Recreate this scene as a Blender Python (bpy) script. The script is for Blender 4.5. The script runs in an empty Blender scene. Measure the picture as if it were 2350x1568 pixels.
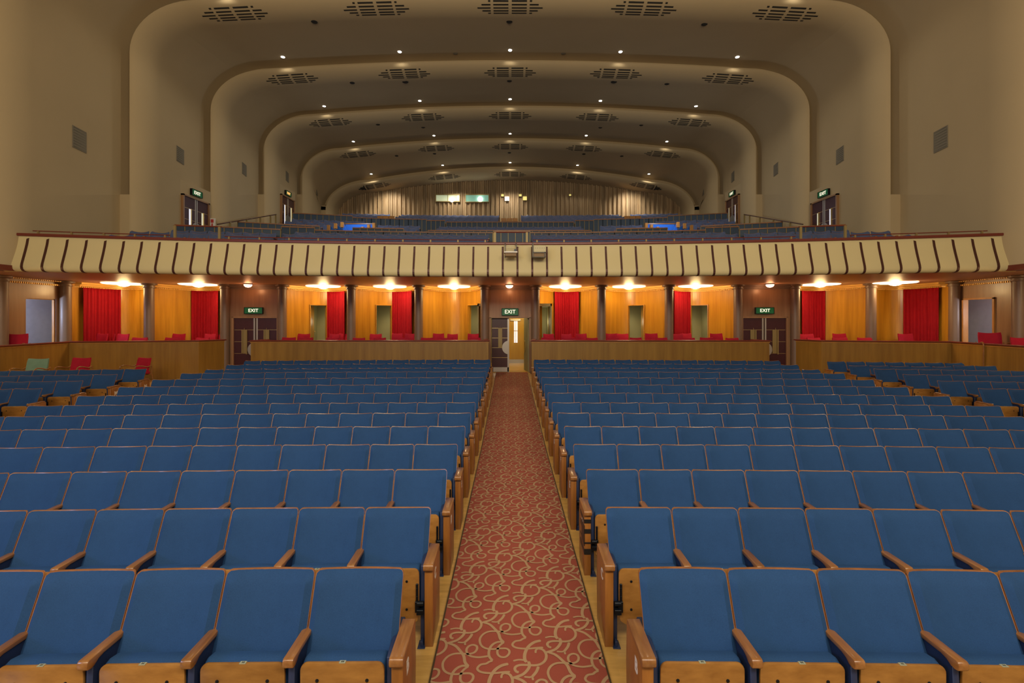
import bpy, bmesh, math, random
from mathutils import Vector, Matrix
random.seed(7)
PI = math.pi
sc = bpy.context.scene
COL = sc.collection

# ------------------------------------------------------------------ camera
F = 1044.0                     # focal length in px of a 2350 px wide frame
CAMZ = 2.38
VX, VY = 1170.6, 734.0
cd = bpy.data.cameras.new('camera'); cam = bpy.data.objects.new('camera', cd); COL.objects.link(cam)
cam.location = (0, 0, CAMZ); cam.rotation_euler = (PI/2, 0, 0)
cd.sensor_width = 36.0; cd.lens = 36.0*F/2350; cd.clip_start = .05; cd.clip_end = 200
cd.shift_x = (1175-VX)/2350; cd.shift_y = -(784-VY)/2350
sc.camera = cam

def at(px, py, Y):
    return Vector(((px-VX)*Y/F, Y, CAMZ-(py-VY)*Y/F))

# ------------------------------------------------------------------ world, exposure, stage light
w = bpy.data.worlds.new('world'); sc.world = w; w.use_nodes = True
w.node_tree.nodes['Background'].inputs[0].default_value = (.80, .66, .48, 1)
w.node_tree.nodes['Background'].inputs[1].default_value = .30
sc.view_settings.view_transform = 'Standard'; sc.view_settings.look = 'None'
sc.view_settings.gamma = 1; sc.view_settings.use_curve_mapping = False
sc.view_settings.exposure = 0.0

def light(name, kind, loc, energy, color, size=.1, target=None, size_y=None, spot=None, blend=.5):
    d = bpy.data.lights.new(name, kind); o = bpy.data.objects.new(name, d); COL.objects.link(o)
    o.location = loc; d.energy = energy; d.color = color
    if kind == 'AREA':
        d.size = size
        if size_y: d.shape = 'RECTANGLE'; d.size_y = size_y
    else:
        d.shadow_soft_size = size
    if kind == 'SPOT':
        d.spot_size = spot or 1.2; d.spot_blend = blend
    if target is not None:
        o.rotation_euler = (Vector(target)-Vector(loc)).to_track_quat('-Z', 'Y').to_euler()
    return o

# lighting rig over the stage, behind the camera
light('stage_rig_light', 'AREA', (0, -2.5, 7.5), 1500, (1, .85, .60), 14, (0, 22, 8.5), 2.5)
light('stage_side_light', 'AREA', (-9.5, -2.0, 4.6), 230, (.35, .55, 1), 1.2, (7, 5.5, .5), 2.0)
light('stage_front_light', 'AREA', (1.5, -2.8, 6.5), 70, (.70, .82, 1), 4, (0, 5.5, .3), 1.2)

# ------------------------------------------------------------------ materials
def new_mat(name):
    m = bpy.data.materials.new(name); m.use_nodes = True
    return m, m.node_tree, m.node_tree.nodes['Principled BSDF']

def mat(name, c, rough=.6, metal=0, emit=None, estr=0, noise=0, nscale=5, bump=0, bscale=80, spec=None, sheen=0):
    m, nt, b = new_mat(name)
    b.inputs['Base Color'].default_value = (*c, 1); b.inputs['Roughness'].default_value = rough
    b.inputs['Metallic'].default_value = metal
    if spec is not None: b.inputs['Specular IOR Level'].default_value = spec
    if sheen: b.inputs['Sheen Weight'].default_value = sheen
    if emit: b.inputs['Emission Color'].default_value = (*emit, 1); b.inputs['Emission Strength'].default_value = estr
    tc = nt.nodes.new('ShaderNodeTexCoord')
    n = nt.nodes.new('ShaderNodeTexNoise'); n.inputs['Scale'].default_value = nscale; n.inputs['Detail'].default_value = 4
    nt.links.new(tc.outputs['Object'], n.inputs['Vector'])
    cr = nt.nodes.new('ShaderNodeMapRange'); cr.inputs['To Min'].default_value = 1-noise; cr.inputs['To Max'].default_value = 1+noise
    nt.links.new(n.outputs['Fac'], cr.inputs['Value'])
    mx = nt.nodes.new('ShaderNodeVectorMath'); mx.operation = 'SCALE'
    mx.inputs[0].default_value = c; nt.links.new(cr.outputs['Result'], mx.inputs['Scale'])
    nt.links.new(mx.outputs['Vector'], b.inputs['Base Color'])
    if bump:
        n2 = nt.nodes.new('ShaderNodeTexNoise'); n2.inputs['Scale'].default_value = bscale
        nt.links.new(tc.outputs['Object'], n2.inputs['Vector'])
        bp = nt.nodes.new('ShaderNodeBump'); bp.inputs['Strength'].default_value = bump; bp.inputs['Distance'].default_value = .01
        nt.links.new(n2.outputs['Fac'], bp.inputs['Height']); nt.links.new(bp.outputs['Normal'], b.inputs['Normal'])
    return m

def wood(name, c1, c2, scale=(8, 8, .6), rough=.35, detail=6, plank=None, coat=0, rnd=.12, bumps=.05):
    """grain = noise stretched along one axis; plank = (axis, width) varies the tone board by board"""
    m, nt, b = new_mat(name); L = nt.links.new
    b.inputs['Roughness'].default_value = rough
    if coat: b.inputs['Coat Weight'].default_value = coat; b.inputs['Coat Roughness'].default_value = .15
    tc = nt.nodes.new('ShaderNodeTexCoord')
    mp = nt.nodes.new('ShaderNodeMapping'); mp.inputs['Scale'].default_value = scale
    L(tc.outputs['Object'], mp.inputs['Vector'])
    oi = nt.nodes.new('ShaderNodeObjectInfo')
    mu = nt.nodes.new('ShaderNodeMath'); mu.operation = 'MULTIPLY'; mu.inputs[1].default_value = 37
    L(oi.outputs['Random'], mu.inputs[0])
    cx = nt.nodes.new('ShaderNodeCombineXYZ'); L(mu.outputs[0], cx.inputs[0]); L(mu.outputs[0], cx.inputs[2])
    ad = nt.nodes.new('ShaderNodeVectorMath'); ad.operation = 'ADD'; L(mp.outputs[0], ad.inputs[0]); L(cx.outputs[0], ad.inputs[1])
    n = nt.nodes.new('ShaderNodeTexNoise'); n.inputs['Scale'].default_value = 1; n.inputs['Detail'].default_value = detail
    n.inputs['Roughness'].default_value = .62; L(ad.outputs[0], n.inputs['Vector'])
    rp = nt.nodes.new('ShaderNodeValToRGB'); rp.color_ramp.elements[0].position = .3; rp.color_ramp.elements[1].position = .72
    rp.color_ramp.elements[0].color = (*c2, 1); rp.color_ramp.elements[1].color = (*c1, 1)
    L(n.outputs['Fac'], rp.inputs['Fac'])
    out = rp.outputs['Color']
    # tone variation per object / per board
    mr = nt.nodes.new('ShaderNodeMapRange'); mr.inputs['To Min'].default_value = 1-rnd; mr.inputs['To Max'].default_value = 1+rnd
    if plank:
        ax, wd = plank
        sx = nt.nodes.new('ShaderNodeSeparateXYZ'); L(tc.outputs['Object'], sx.inputs[0])
        dv = nt.nodes.new('ShaderNodeMath'); dv.operation = 'DIVIDE'; dv.inputs[1].default_value = wd; L(sx.outputs[ax], dv.inputs[0])
        fl = nt.nodes.new('ShaderNodeMath'); fl.operation = 'FLOOR'; L(dv.outputs[0], fl.inputs[0])
        if ax == 1:      # floor boards also break along X
            m2 = nt.nodes.new('ShaderNodeMath'); m2.operation = 'MULTIPLY'; m2.inputs[1].default_value = .73; L(fl.outputs[0], m2.inputs[0])
            d2 = nt.nodes.new('ShaderNodeMath'); d2.operation = 'DIVIDE'; d2.inputs[1].default_value = .6; L(sx.outputs[0], d2.inputs[0])
            a2 = nt.nodes.new('ShaderNodeMath'); a2.operation = 'ADD'; L(m2.outputs[0], a2.inputs[0]); L(d2.outputs[0], a2.inputs[1])
            f2 = nt.nodes.new('ShaderNodeMath'); f2.operation = 'FLOOR'; L(a2.outputs[0], f2.inputs[0])
            cb = nt.nodes.new('ShaderNodeCombineXYZ'); L(fl.outputs[0], cb.inputs[0]); L(f2.outputs[0], cb.inputs[1])
        else:
            cb = nt.nodes.new('ShaderNodeCombineXYZ'); L(fl.outputs[0], cb.inputs[0])
        wn = nt.nodes.new('ShaderNodeTexWhiteNoise'); wn.noise_dimensions = '3D'; L(cb.outputs[0], wn.inputs['Vector'])
        L(wn.outputs['Value'], mr.inputs['Value'])
    else:
        L(oi.outputs['Random'], mr.inputs['Value'])
    vs = nt.nodes.new('ShaderNodeVectorMath'); vs.operation = 'SCALE'; L(out, vs.inputs[0]); L(mr.outputs[0], vs.inputs['Scale'])
    L(vs.outputs[0], b.inputs['Base Color'])
    if bumps:
        bp = nt.nodes.new('ShaderNodeBump'); bp.inputs['Strength'].default_value = bumps; bp.inputs['Distance'].default_value = .01
        L(n.outputs['Fac'], bp.inputs['Height']); L(bp.outputs['Normal'], b.inputs['Normal'])
    return m

def fabric(name, c, var=.10):
    m, nt, b = new_mat(name); L = nt.links.new
    b.inputs['Roughness'].default_value = .85; b.inputs['Specular IOR Level'].default_value = .25
    b.inputs['Sheen Weight'].default_value = .25; b.inputs['Sheen Tint'].default_value = (*[min(1, v*2.5) for v in c], 1)
    tc = nt.nodes.new('ShaderNodeTexCoord'); oi = nt.nodes.new('ShaderNodeObjectInfo')
    mp = nt.nodes.new('ShaderNodeMapping'); mp.inputs['Scale'].default_value = (150, 150, 420); L(tc.outputs['Object'], mp.inputs['Vector'])
    n = nt.nodes.new('ShaderNodeTexNoise'); n.inputs['Scale'].default_value = 1; n.inputs['Detail'].default_value = 2; L(mp.outputs[0], n.inputs['Vector'])
    n2 = nt.nodes.new('ShaderNodeTexNoise'); n2.inputs['Scale'].default_value = 9; n2.inputs['Detail'].default_value = 3; L(tc.outputs['Object'], n2.inputs['Vector'])
    a = nt.nodes.new('ShaderNodeMath'); a.operation = 'MULTIPLY_ADD'; L(n.outputs['Fac'], a.inputs[0]); a.inputs[1].default_value = .55; a.inputs[2].default_value = .62
    b2 = nt.nodes.new('ShaderNodeMath'); b2.operation = 'MULTIPLY_ADD'; L(n2.outputs['Fac'], b2.inputs[0]); b2.inputs[1].default_value = .25; L(a.outputs[0], b2.inputs[2])
    r = nt.nodes.new('ShaderNodeMath'); r.operation = 'MULTIPLY_ADD'; L(oi.outputs['Random'], r.inputs[0]); r.inputs[1].default_value = var; r.inputs[2].default_value = 1-var/2
    s = nt.nodes.new('ShaderNodeMath'); s.operation = 'MULTIPLY'; L(b2.outputs[0], s.inputs[0]); L(r.outputs[0], s.inputs[1])
    vs = nt.nodes.new('ShaderNodeVectorMath'); vs.operation = 'SCALE'; vs.inputs[0].default_value = c; L(s.outputs[0], vs.inputs['Scale'])
    L(vs.outputs[0], b.inputs['Base Color'])
    bp = nt.nodes.new('ShaderNodeBump'); bp.inputs['Strength'].default_value = .25; bp.inputs['Distance'].default_value = .002
    L(n.outputs['Fac'], bp.inputs['Height']); L(bp.outputs['Normal'], b.inputs['Normal'])
    return m

M = {}
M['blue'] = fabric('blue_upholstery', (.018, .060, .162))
M['wornlit'] = fabric('worn_lit_blue_upholstery', (.075, .10, .195))  # worn balcony cloth; lavender lightness in the colour stands in for lights overhead
M['navy'] = mat('navy_painted_metal', (.018, .030, .085), .45, noise=.1, bump=.05)
M['seatwood'] = wood('seat_plywood', (.42, .20, .045), (.24, .10, .02), (5, 5, 14), .38, coat=.25)
M['rimwood'] = wood('seat_shell_wood', (.33, .125, .035), (.2, .07, .02), (9, 9, 9), .4, coat=.2)
M['armwood'] = wood('armrest_wood', (.36, .160, .048), (.21, .080, .022), (30, 4, 30), .3, coat=.4)
M['panelwood'] = wood('end_panel_wood', (.36, .140, .028), (.22, .078, .015), (14, 14, 2.2), .33, coat=.3)
M['blackmetal'] = mat('black_hinge_metal', (.012, .014, .02), .35, .6)
M['plate'] = mat('ivory_number_plate', (.36, .37, .26), .4)
M['ink'] = mat('black_ink', (.02, .02, .02), .6)
M['whitepaint'] = mat('white_painted_letter', (.75, .72, .68), .6)
M['tape'] = mat('black_tape', (.012, .012, .012), .4)
M['plaster'] = mat('cream_plaster', (.50, .385, .225), .8, noise=.07, nscale=.6, bump=.03, bscale=14)
M['ceilplaster'] = mat('ceiling_plaster', (.50, .385, .225), .85, noise=.05, nscale=.7, bump=.03, bscale=14)
M['balcream'] = mat('balcony_cream_paint', (.68, .56, .29), .55, noise=.04, nscale=1.2)
M['bronze'] = mat('bronze_strip', (.085, .028, .022), .4, .3, noise=.15, nscale=30)
M['maroonwood'] = mat('maroon_polished_wood', (.17, .030, .018), .3, noise=.1, nscale=20)
M['soffit'] = mat('pink_brown_soffit', (.52, .28, .165), .45, noise=.05, nscale=1)
M['veneer'] = wood('amber_veneer', (.62, .30, .026), (.38, .16, .012), (5, 5, .35), .33, plank=(0, .34), coat=.15, rnd=.10, bumps=.02)
M['parveneer'] = wood('parapet_veneer', (.35, .19, .032), (.23, .112, .018), (6, 6, .4), .4, plank=(0, .5), coat=.1, rnd=.07, bumps=.02)
M['darkveneer'] = wood('brown_veneer', (.36, .20, .095), (.26, .13, .058), (6, 6, .4), .35, plank=(0, .28), coat=.15, rnd=.10, bumps=.02)
M['bronzecol'] = mat('bronze_painted_column', (.20, .125, .082), .42, .0, noise=.06, nscale=3)
M['gold'] = mat('gilded_cornice', (.72, .43, .11), .38, .25, noise=.08, nscale=12)
M['maroon'] = mat('maroon_door_leather', (.055, .010, .014), .38, noise=.15, nscale=8)
M['brass'] = mat('brass', (.62, .46, .20), .3, .85)
M['dullbrass'] = mat('dull_brass', (.30, .22, .085), .5, .2)
M['steel'] = mat('brushed_steel', (.50, .46, .42), .35, .6)
M['red'] = fabric('crimson_upholstery', (.36, .008, .028))
M['curtain'] = fabric('crimson_curtain', (.33, .003, .010), .04)
M['green'] = fabric('sage_green_upholstery', (.16, .27, .20))
M['bentwood'] = wood('bentwood', (.36, .16, .05), (.2, .08, .02), (20, 20, 20), .3)
M['bluepanel'] = mat('dark_blue_leather_panel', (.016, .042, .085), .5, noise=.12, nscale=4)
M['brightblue'] = mat('vivid_blue_carpet', (.012, .13, .62), .8, noise=.08, nscale=20)
M['balcarpet'] = mat('dark_blue_balcony_floor', (.03, .045, .09), .9, noise=.1)
M['corr'] = mat('corridor_green_paint', (.34, .31, .15), .7, noise=.04)
M['greywall'] = mat('whitish_plaster_blocks', (.50, .48, .50), .8, noise=.12, nscale=6, bump=.1, bscale=9)
M['slat'] = wood('timber_slats', (.46, .33, .19), (.28, .18, .09), (6, 6, .5), .6, plank=(0, .33), rnd=.22)
M['ventslot'] = mat('dark_vent_slot', (.02, .018, .014), .8)
M['ventgrey'] = mat('grey_wall_grille', (.24, .21, .155), .7, noise=.12, nscale=60)
M['signgreen'] = mat('green_exit_sign', (.008, .10, .035), .4, emit=(.01, .25, .07), estr=.12)
M['signlit'] = mat('lit_exit_letters', (1, .9, .75), .4, emit=(1, .86, .66), estr=1.3)
M['signamber'] = mat('amber_exit_letters', (1, .5, .2), .4, emit=(1, .42, .12), estr=2.0)
M['lampdisc'] = mat('lit_lamp_saucer', (1, .9, .75), .4, emit=(1, .80, .52), estr=2.6)
M['lampbowl'] = mat('lit_lamp_bowl', (1, .95, .85), .3, emit=(1, .92, .76), estr=14)
M['lamporange'] = mat('lit_orange_glass', (1, .6, .4), .3, emit=(1, .62, .40), estr=5)
M['downlit'] = mat('lit_downlight_lens', (1, 1, 1), .3, emit=(1, .96, .88), estr=14)
M['glasslit'] = mat('lit_booth_glass', (.45, .5, .35), .2, emit=(.50, .56, .36), estr=.55)
M['glassteal'] = mat('lit_teal_booth_glass', (.15, .3, .25), .2, emit=(.16, .33, .24), estr=.7)
M['yellowlit'] = mat('lit_yellow_port', (.7, .6, .2), .3, emit=(.80, .68, .22), estr=.8)
M['whitelit'] = mat('white_booth_lamp', (1, 1, 1), .3, emit=(1, 1, .9), estr=12)
M['stripwhite'] = mat('lit_door_glass', (.8, .8, .85), .3, emit=(.85, .88, 1), estr=.65)
M['stripyellow'] = mat('lit_door_glass_warm', (.8, .8, .6), .3, emit=(.80, .78, .55), estr=.45)
M['floor'] = wood('oak_floor_boards', (.70, .43, .13), (.52, .30, .08), (3, 24, 3), .32, plank=(1, .062), coat=.1, rnd=.10, bumps=.03)
M['carpetred'] = mat('red_carpet', (.335, .072, .047), .95, noise=.10, nscale=3, bump=.4, bscale=420)
M['carpetbeige'] = mat('beige_carpet_swirl', (.43, .27, .15), .95, noise=.08, nscale=30, bump=.3, bscale=300)
M['edge'] = mat('dark_carpet_edging', (.06, .035, .015), .6)
M['equipcream'] = mat('cream_equipment_case', (.60, .52, .30), .5)
M['equipgrey'] = mat('grey_equipment_frame', (.10, .085, .07), .5, .3)
M['equipwhite'] = mat('white_equipment_ledge', (.78, .72, .66), .5)
M['equiptan'] = mat('tan_equipment_tray', (.26, .15, .06), .6)
M['orangewood'] = wood('orange_end_panel_wood', (.50, .22, .045), (.34, .14, .03), (6, 6, 2), .4)
M['doorwood'] = wood('golden_door_wood', (.58, .33, .05), (.45, .24, .03), (6, 6, .8), .35)
M['white'] = mat('white_enamel', (.75, .72, .66), .4)
M['signred'] = mat('red_notice', (.5, .05, .05), .5)

# ------------------------------------------------------------------ mesh builder
class MB:
    def __init__(s): s.v = []; s.f = []; s.mi = []
    def add(s, vs, fs, mi=0):
        o = len(s.v); s.v += [tuple(p) for p in vs]; s.f += [tuple(i+o for i in f) for f in fs]; s.mi += [mi]*len(fs)
        return s
    def box(s, a, b, mi=0, T=None):
        x0, y0, z0 = a; x1, y1, z1 = b
        vs = [Vector(p) for p in ((x0,y0,z0),(x1,y0,z0),(x1,y1,z0),(x0,y1,z0),(x0,y0,z1),(x1,y0,z1),(x1,y1,z1),(x0,y1,z1))]
        if T is not None: vs = [T @ p for p in vs]
        return s.add(vs, [(0,3,2,1),(4,5,6,7),(0,1,5,4),(1,2,6,5),(2,3,7,6),(3,0,4,7)], mi)
    def prism(s, poly, a, b, plane='YZ', mi=0, T=None):
        """2-D polygon swept from a to b along the third axis"""
        def P(u, v, t):
            p = {'YZ': (t, u, v), 'XZ': (u, t, v), 'XY': (u, v, t)}[plane]
            p = Vector(p); return T @ p if T is not None else p
        n = len(poly); vs = [P(u, v, a) for u, v in poly]+[P(u, v, b) for u, v in poly]
        fs = [tuple(range(n))[::-1], tuple(range(n, 2*n))]+[(i, (i+1) % n, n+(i+1) % n, n+i) for i in range(n)]
        return s.add(vs, fs, mi)
    def tube(s, pts, r, n=8, mi=0, closed=False):
        pts = [Vector(p) for p in pts]; rings = []
        up = Vector((0, 0, 1)); N = len(pts)
        for i, p in enumerate(pts):
            t = (pts[min(i+1, N-1)]-pts[max(i-1, 0)]).normalized()
            a = t.cross(up)
            if a.length < 1e-3: a = t.cross(Vector((0, 1, 0)))
            a.normalize(); b = t.cross(a).normalized()
            rr = r[i] if isinstance(r, (list, tuple)) else r
            rings.append([p+a*math.cos(2*PI*k/n)*rr+b*math.sin(2*PI*k/n)*rr for k in range(n)])
        vs = [q for rg in rings for q in rg]; fs = []
        for i in range(N-1):
            for k in range(n):
                fs.append((i*n+k, i*n+(k+1) % n, (i+1)*n+(k+1) % n, (i+1)*n+k))
        fs += [tuple(range(n)), tuple(range((N-1)*n, N*n))[::-1]]
        return s.add(vs, fs, mi)
    def lathe(s, prof, c=(0, 0, 0), n=24, mi=0, axis='Z'):
        """prof = [(r, h)...] about an axis through c"""
        vs = []
        for r, h in prof:
            for k in range(n):
                a = 2*PI*k/n
                if axis == 'Z': vs.append((c[0]+r*math.cos(a), c[1]+r*math.sin(a), c[2]+h))
                elif axis == 'Y': vs.append((c[0]+r*math.cos(a), c[1]+h, c[2]+r*math.sin(a)))
                else: vs.append((c[0]+h, c[1]+r*math.cos(a), c[2]+r*math.sin(a)))
        fs = []
        for i in range(len(prof)-1):
            for k in range(n):
                fs.append((i*n+k, i*n+(k+1) % n, (i+1)*n+(k+1) % n, (i+1)*n+k))
        fs += [tuple(range(n))[::-1], tuple(range((len(prof)-1)*n, len(prof)*n))]
        return s.add(vs, fs, mi)
    def grid(s, rows, mi=0, flip=False):
        """rows = list of equal-length point lists"""
        n = len(rows[0]); vs = [p for r in rows for p in r]; fs = []
        for i in range(len(rows)-1):
            for k in range(n-1):
                q = (i*n+k, i*n+k+1, (i+1)*n+k+1, (i+1)*n+k)
                fs.append(q[::-1] if flip else q)
        return s.add(vs, fs, mi)
    def shell(s, A, B, mi=0):
        """closed solid between two equally sized point grids"""
        R, n = len(A), len(A[0]); o = R*n
        vs = [p for r in A for p in r]+[p for r in B for p in r]; fs = []
        for i in range(R-1):
            for k in range(n-1):
                q = (i*n+k, i*n+k+1, (i+1)*n+k+1, (i+1)*n+k)
                fs.append(q); fs.append(tuple(o+j for j in q[::-1]))
        bd = [k for k in range(n)]+[(i*n+n-1) for i in range(1, R)]+[(R-1)*n+k for k in range(n-2, -1, -1)]+[i*n for i in range(R-2, 0, -1)]
        for a, b in zip(bd, bd[1:]+bd[:1]): fs.append((b, a, o+a, o+b))
        return s.add(vs, fs, mi)
    def ext(s, other, T=None):
        o = len(s.v)
        s.v += [tuple(T @ Vector(p)) for p in other.v] if T is not None else list(other.v)
        s.f += [tuple(i+o for i in f) for f in other.f]; s.mi += other.mi
        return s
    def mesh(s, name, mats, smooth=False, bevel=0, seg=2, angle=40):
        me = bpy.data.meshes.new(name); me.from_pydata(s.v, [], s.f)
        if not isinstance(mats, (list, tuple)): mats = [mats]
        for m in mats: me.materials.append(M[m])
        for p, i in zip(me.polygons, s.mi): p.material_index = i
        bm = bmesh.new(); bm.from_mesh(me)
        bmesh.ops.recalc_face_normals(bm, faces=bm.faces) if bevel or smooth else None
        if bevel:
            ed = [e for e in bm.edges if len(e.link_faces) == 2 and e.calc_face_angle(0) > math.radians(30)]
            bmesh.ops.bevel(bm, geom=ed, offset=bevel, segments=seg, affect='EDGES', clamp_overlap=True, profile=.5)
        bm.to_mesh(me); bm.free()
        if smooth:
            for p in me.polygons: p.use_smooth = True
            me.set_sharp_from_angle(angle=math.radians(angle))
        return me
    def build(s, name, mats, parent=None, smooth=False, bevel=0, seg=2, angle=40, loc=None, rz=0):
        o = bpy.data.objects.new(name, s.mesh(name, mats, smooth, bevel, seg, angle)); COL.objects.link(o)
        if parent: o.parent = parent
        if loc is not None: o.location = loc
        if rz: o.rotation_euler = (0, 0, rz)
        return o

def link(name, me, parent=None, loc=None):
    o = bpy.data.objects.new(name, me); COL.objects.link(o)
    if parent: o.parent = parent
    if loc is not None: o.location = loc
    return o
def empty(name, loc=(0, 0, 0), rz=0, sc_=(1, 1, 1)):
    o = bpy.data.objects.new(name, None); COL.objects.link(o); o.location = loc; o.rotation_euler = (0, 0, rz); o.scale = sc_
    o.empty_display_size = .1
    return o
def tag(o, label, cat, group=None):
    o['label'] = label; o['category'] = cat
    if group: o['group'] = group
    return o
def struct(o, label=None):
    o['kind'] = 'structure'
    if label: o['label'] = label
    return o
CH = {}
def dup(o, parent=None):
    c = o.copy(); COL.objects.link(c)
    if parent: c.parent = parent
    for ch in o.children: dup(ch, c)
    return c
_txt = {}
def text_mesh(s, size, ext, mname, bold=0):
    k = (s, size, ext, mname)
    if k in _txt: return _txt[k]
    cu = bpy.data.curves.new('lettering', 'FONT'); cu.body = s; cu.size = size; cu.extrude = ext; cu.offset = bold
    cu.align_x = 'CENTER'; cu.align_y = 'CENTER'
    ob = bpy.data.objects.new('tmp', cu); COL.objects.link(ob)
    dg = bpy.context.evaluated_depsgraph_get()
    me = bpy.data.meshes.new_from_object(ob.evaluated_get(dg)); me.name = 'lettering'
    bpy.data.objects.remove(ob); me.materials.clear(); me.materials.append(M[mname])
    _txt[k] = me
    return me
def text(name, s, size, loc, rot, mname, parent, ext=.002, bold=0):
    o = link(name, text_mesh(s, size, ext, mname, bold), parent, loc); o.rotation_euler = rot
    return o
ORD = ['', 'first','second','third','fourth','fifth','sixth','seventh','eighth','ninth','tenth','eleventh','twelfth','thirteenth','fourteenth','fifteenth','sixteenth','seventeenth','eighteenth','nineteenth','twentieth','twenty-first','twenty-second','twenty-third','twenty-fourth','twenty-fifth','twenty-sixth','twenty-seventh','twenty-eighth','twenty-ninth','thirtieth','thirty-first','thirty-second','thirty-third','thirty-fourth','thirty-fifth']

# ------------------------------------------------------------------ the stalls floor
AX = .065                                  # aisle centre
def zf(Y): return max(0, Y-8.3)*.0415     # stalls floor rises towards the back
mb = MB()
ys = [-3, 2, 5, 8.3, 11, 14, 17.3, 20]
mb.grid([[(x, y, zf(y)) for x in (-16, -8, 0, 8, 16)] for y in ys])
struct(mb.build('floor', 'floor'), 'light oak board floor of the stalls, seen beside the aisle carpet')

# ------------------------------------------------------------------ carpet with swirl pattern
def smooth_path(pts, n=6):
    out = []
    P = [Vector(p) for p in pts]
    for i in range(len(P)-1):
        p0 = P[max(i-1, 0)]; p1 = P[i]; p2 = P[i+1]; p3 = P[min(i+2, len(P)-1)]
        for k in range(n):
            t = k/n
            out.append(.5*((2*p1)+(p2-p0)*t+(2*p0-5*p1+4*p2-p3)*t*t+(3*p1-p0-3*p2+p3)*t**3))
    out.append(P[-1])
    return out
STROKES = [
 ([(1300,805),(1200,816),(1110,800),(1072,760),(1080,725),(1120,708),(1163,718),(1172,748),(1150,775),(1100,787),(1040,784),(960,785),(900,808),(866,850),(866,890),(890,930),(940,955),(1010,962),(1080,956),(1150,956),(1186,978),(1184,1012),(1150,1040),(1100,1038),(1066,1008),(1062,960),(1080,925),(1122,893)], .0075),
 ([(868,690),(950,715),(1012,762),(1055,805),(1080,860),(1122,895)], .0095),
 ([(1122,895),(1062,890),(1010,912),(980,950),(972,1000),(984,1040),(1020,1076)], .0085),
 ([(1020,1076),(985,1088),(955,1106),(900,1116),(868,1150),(888,1180),(950,1196),(1050,1200),(1150,1190),(1216,1187)], .0075),
 ([(1190,1108),(1120,1125),(1060,1165),(1022,1220),(1005,1280),(1010,1330),(1030,1352)], .0105),
 ([(876,1340),(940,1326),(1010,1332)], .0065),
 ([(1150,1195),(1215,1215),(1250,1270),(1240,1330),(1190,1374),(1120,1390),(1040,1386),(960,1386),(910,1402),(895,1430),(910,1460),(940,1468)], .0085),
 ([(1168,1196),(1134,1215),(1130,1250)], .0065),
 ([(1048,1345),(1062,1390),(1040,1440),(990,1490),(920,1520),(868,1535)], .0095),
 ([(1162,1403),(1140,1460),(1090,1522)], .009),
 ([(1000,1520),(1060,1526),(1090,1522),(1102,1560)], .0065)]
def unproj(u, v):
    px = 1000+u/4.93; py = 1250+v/4.93; Y = CAMZ*F/(py-VY)
    return ((px-VX)*Y/F, Y)
cw = .585; CY0, CY1 = 1.2, 17.28
mb = MB()
for i, (a, b) in enumerate(zip([CY0, 8.3], [8.3, CY1])):
    mb.grid([[(AX-cw, a, zf(a)+.012), (AX+cw, a, zf(a)+.012)], [(AX-cw, b, zf(b)+.012), (AX+cw, b, zf(b)+.012)]], 0, True)
    for sx in (-1, 1):
        x0 = AX+sx*cw; x1 = AX+sx*(cw+.012)
        mb.grid([[(x0, a, zf(a)+.015), (x1, a, zf(a)+.015)], [(x0, b, zf(b)+.015), (x1, b, zf(b)+.015)]], 2, sx > 0)
        mb.grid([[(x1, a, zf(a)+.015), (x1, a, zf(a))], [(x1, b, zf(b)+.015), (x1, b, zf(b))]], 2, sx > 0)
base = []
for pts, wd in STROKES:
    pp = smooth_path([(*unproj(*p), 0) for p in pts], 5)
    base.append((pp, wd))
v1 = Vector((.239, .229, 0)); v2 = Vector((0, .777, 0))
for i in range(-5, 6):
    for j in range(-8, 24):
        off = v1*i+v2*j
        zl = .0135+.0004*((i*3+j*5) % 7)
        for si, (pp, wd) in enumerate(base):
            if all(abs(p.x+off.x-AX) > cw for p in pp): continue
            far = pp[0].y+off.y
            if far < CY0+.05 or far > CY1-.1: continue
            st = 1 if far < 8 else 2
            q = [p+off for p in (pp[::st]+([pp[-1]] if (len(pp)-1) % st else []))]
            L = []; N = len(q)
            for k, p in enumerate(q):
                t = (q[min(k+1, N-1)]-q[max(k-1, 0)])
                if t.length < 1e-6: t = Vector((1, 0, 0))
                t.normalize(); nn = Vector((-t.y, t.x, 0))
                e = wd*(1.12 if 0 < k < N-1 else .5)
                a, b = p+nn*e, p-nn*e
                cl = lambda x: max(AX-cw, min(AX+cw, x))
                L.append([(cl(a.x), a.y, zf(a.y)+zl+.00004*si), (cl(b.x), b.y, zf(b.y)+zl+.00004*si)])
            mb.grid(L, 1)
tag(mb.build('aisle_carpet', ['carpetred', 'carpetbeige', 'edge']), 'long red carpet runner with beige looping swirls down the centre aisle', 'carpet')

# ------------------------------------------------------------------ theatre seats
TW = .54     # template pitch
def back_grids(hw, z0, z1, r, yoff, thick, nu=14, nv=12, bulge=0, dip=.022, bow=.056):
    A = []; B = []
    for j in range(nv+1):
        v = 1-(1-j/nv)**1.9; z = z0+(z1-z0)*v
        h = hw
        if z > z1-r: d = (z-(z1-r))/r; h = hw-r+r*math.sqrt(max(0, 1-d*d*.98))
        ra, rb = [], []
        for i in range(nu+1):
            u = -1+2*i/nu; x = u*h
            uu = x/hw
            lean = -(z1-z)*.42
            y = lean-(uu*uu)*bow+bow*.0
            zz = z-dip*(1-uu*uu)*v
            ef = 1.0
            if bulge:
                e = min(1, (1-abs(u))*7, (1-v)*9, v*9+.25); ef = math.sin(e*PI/2)
            rb.append((x, y+yoff+thick, zz)); ra.append((x, y+yoff-bulge*ef, zz))
        A.append(ra); B.append(rb)
    return A, B
A, B = back_grids(.2635, .40, .8805, .026, -.016, .0, bulge=.042)
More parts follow.
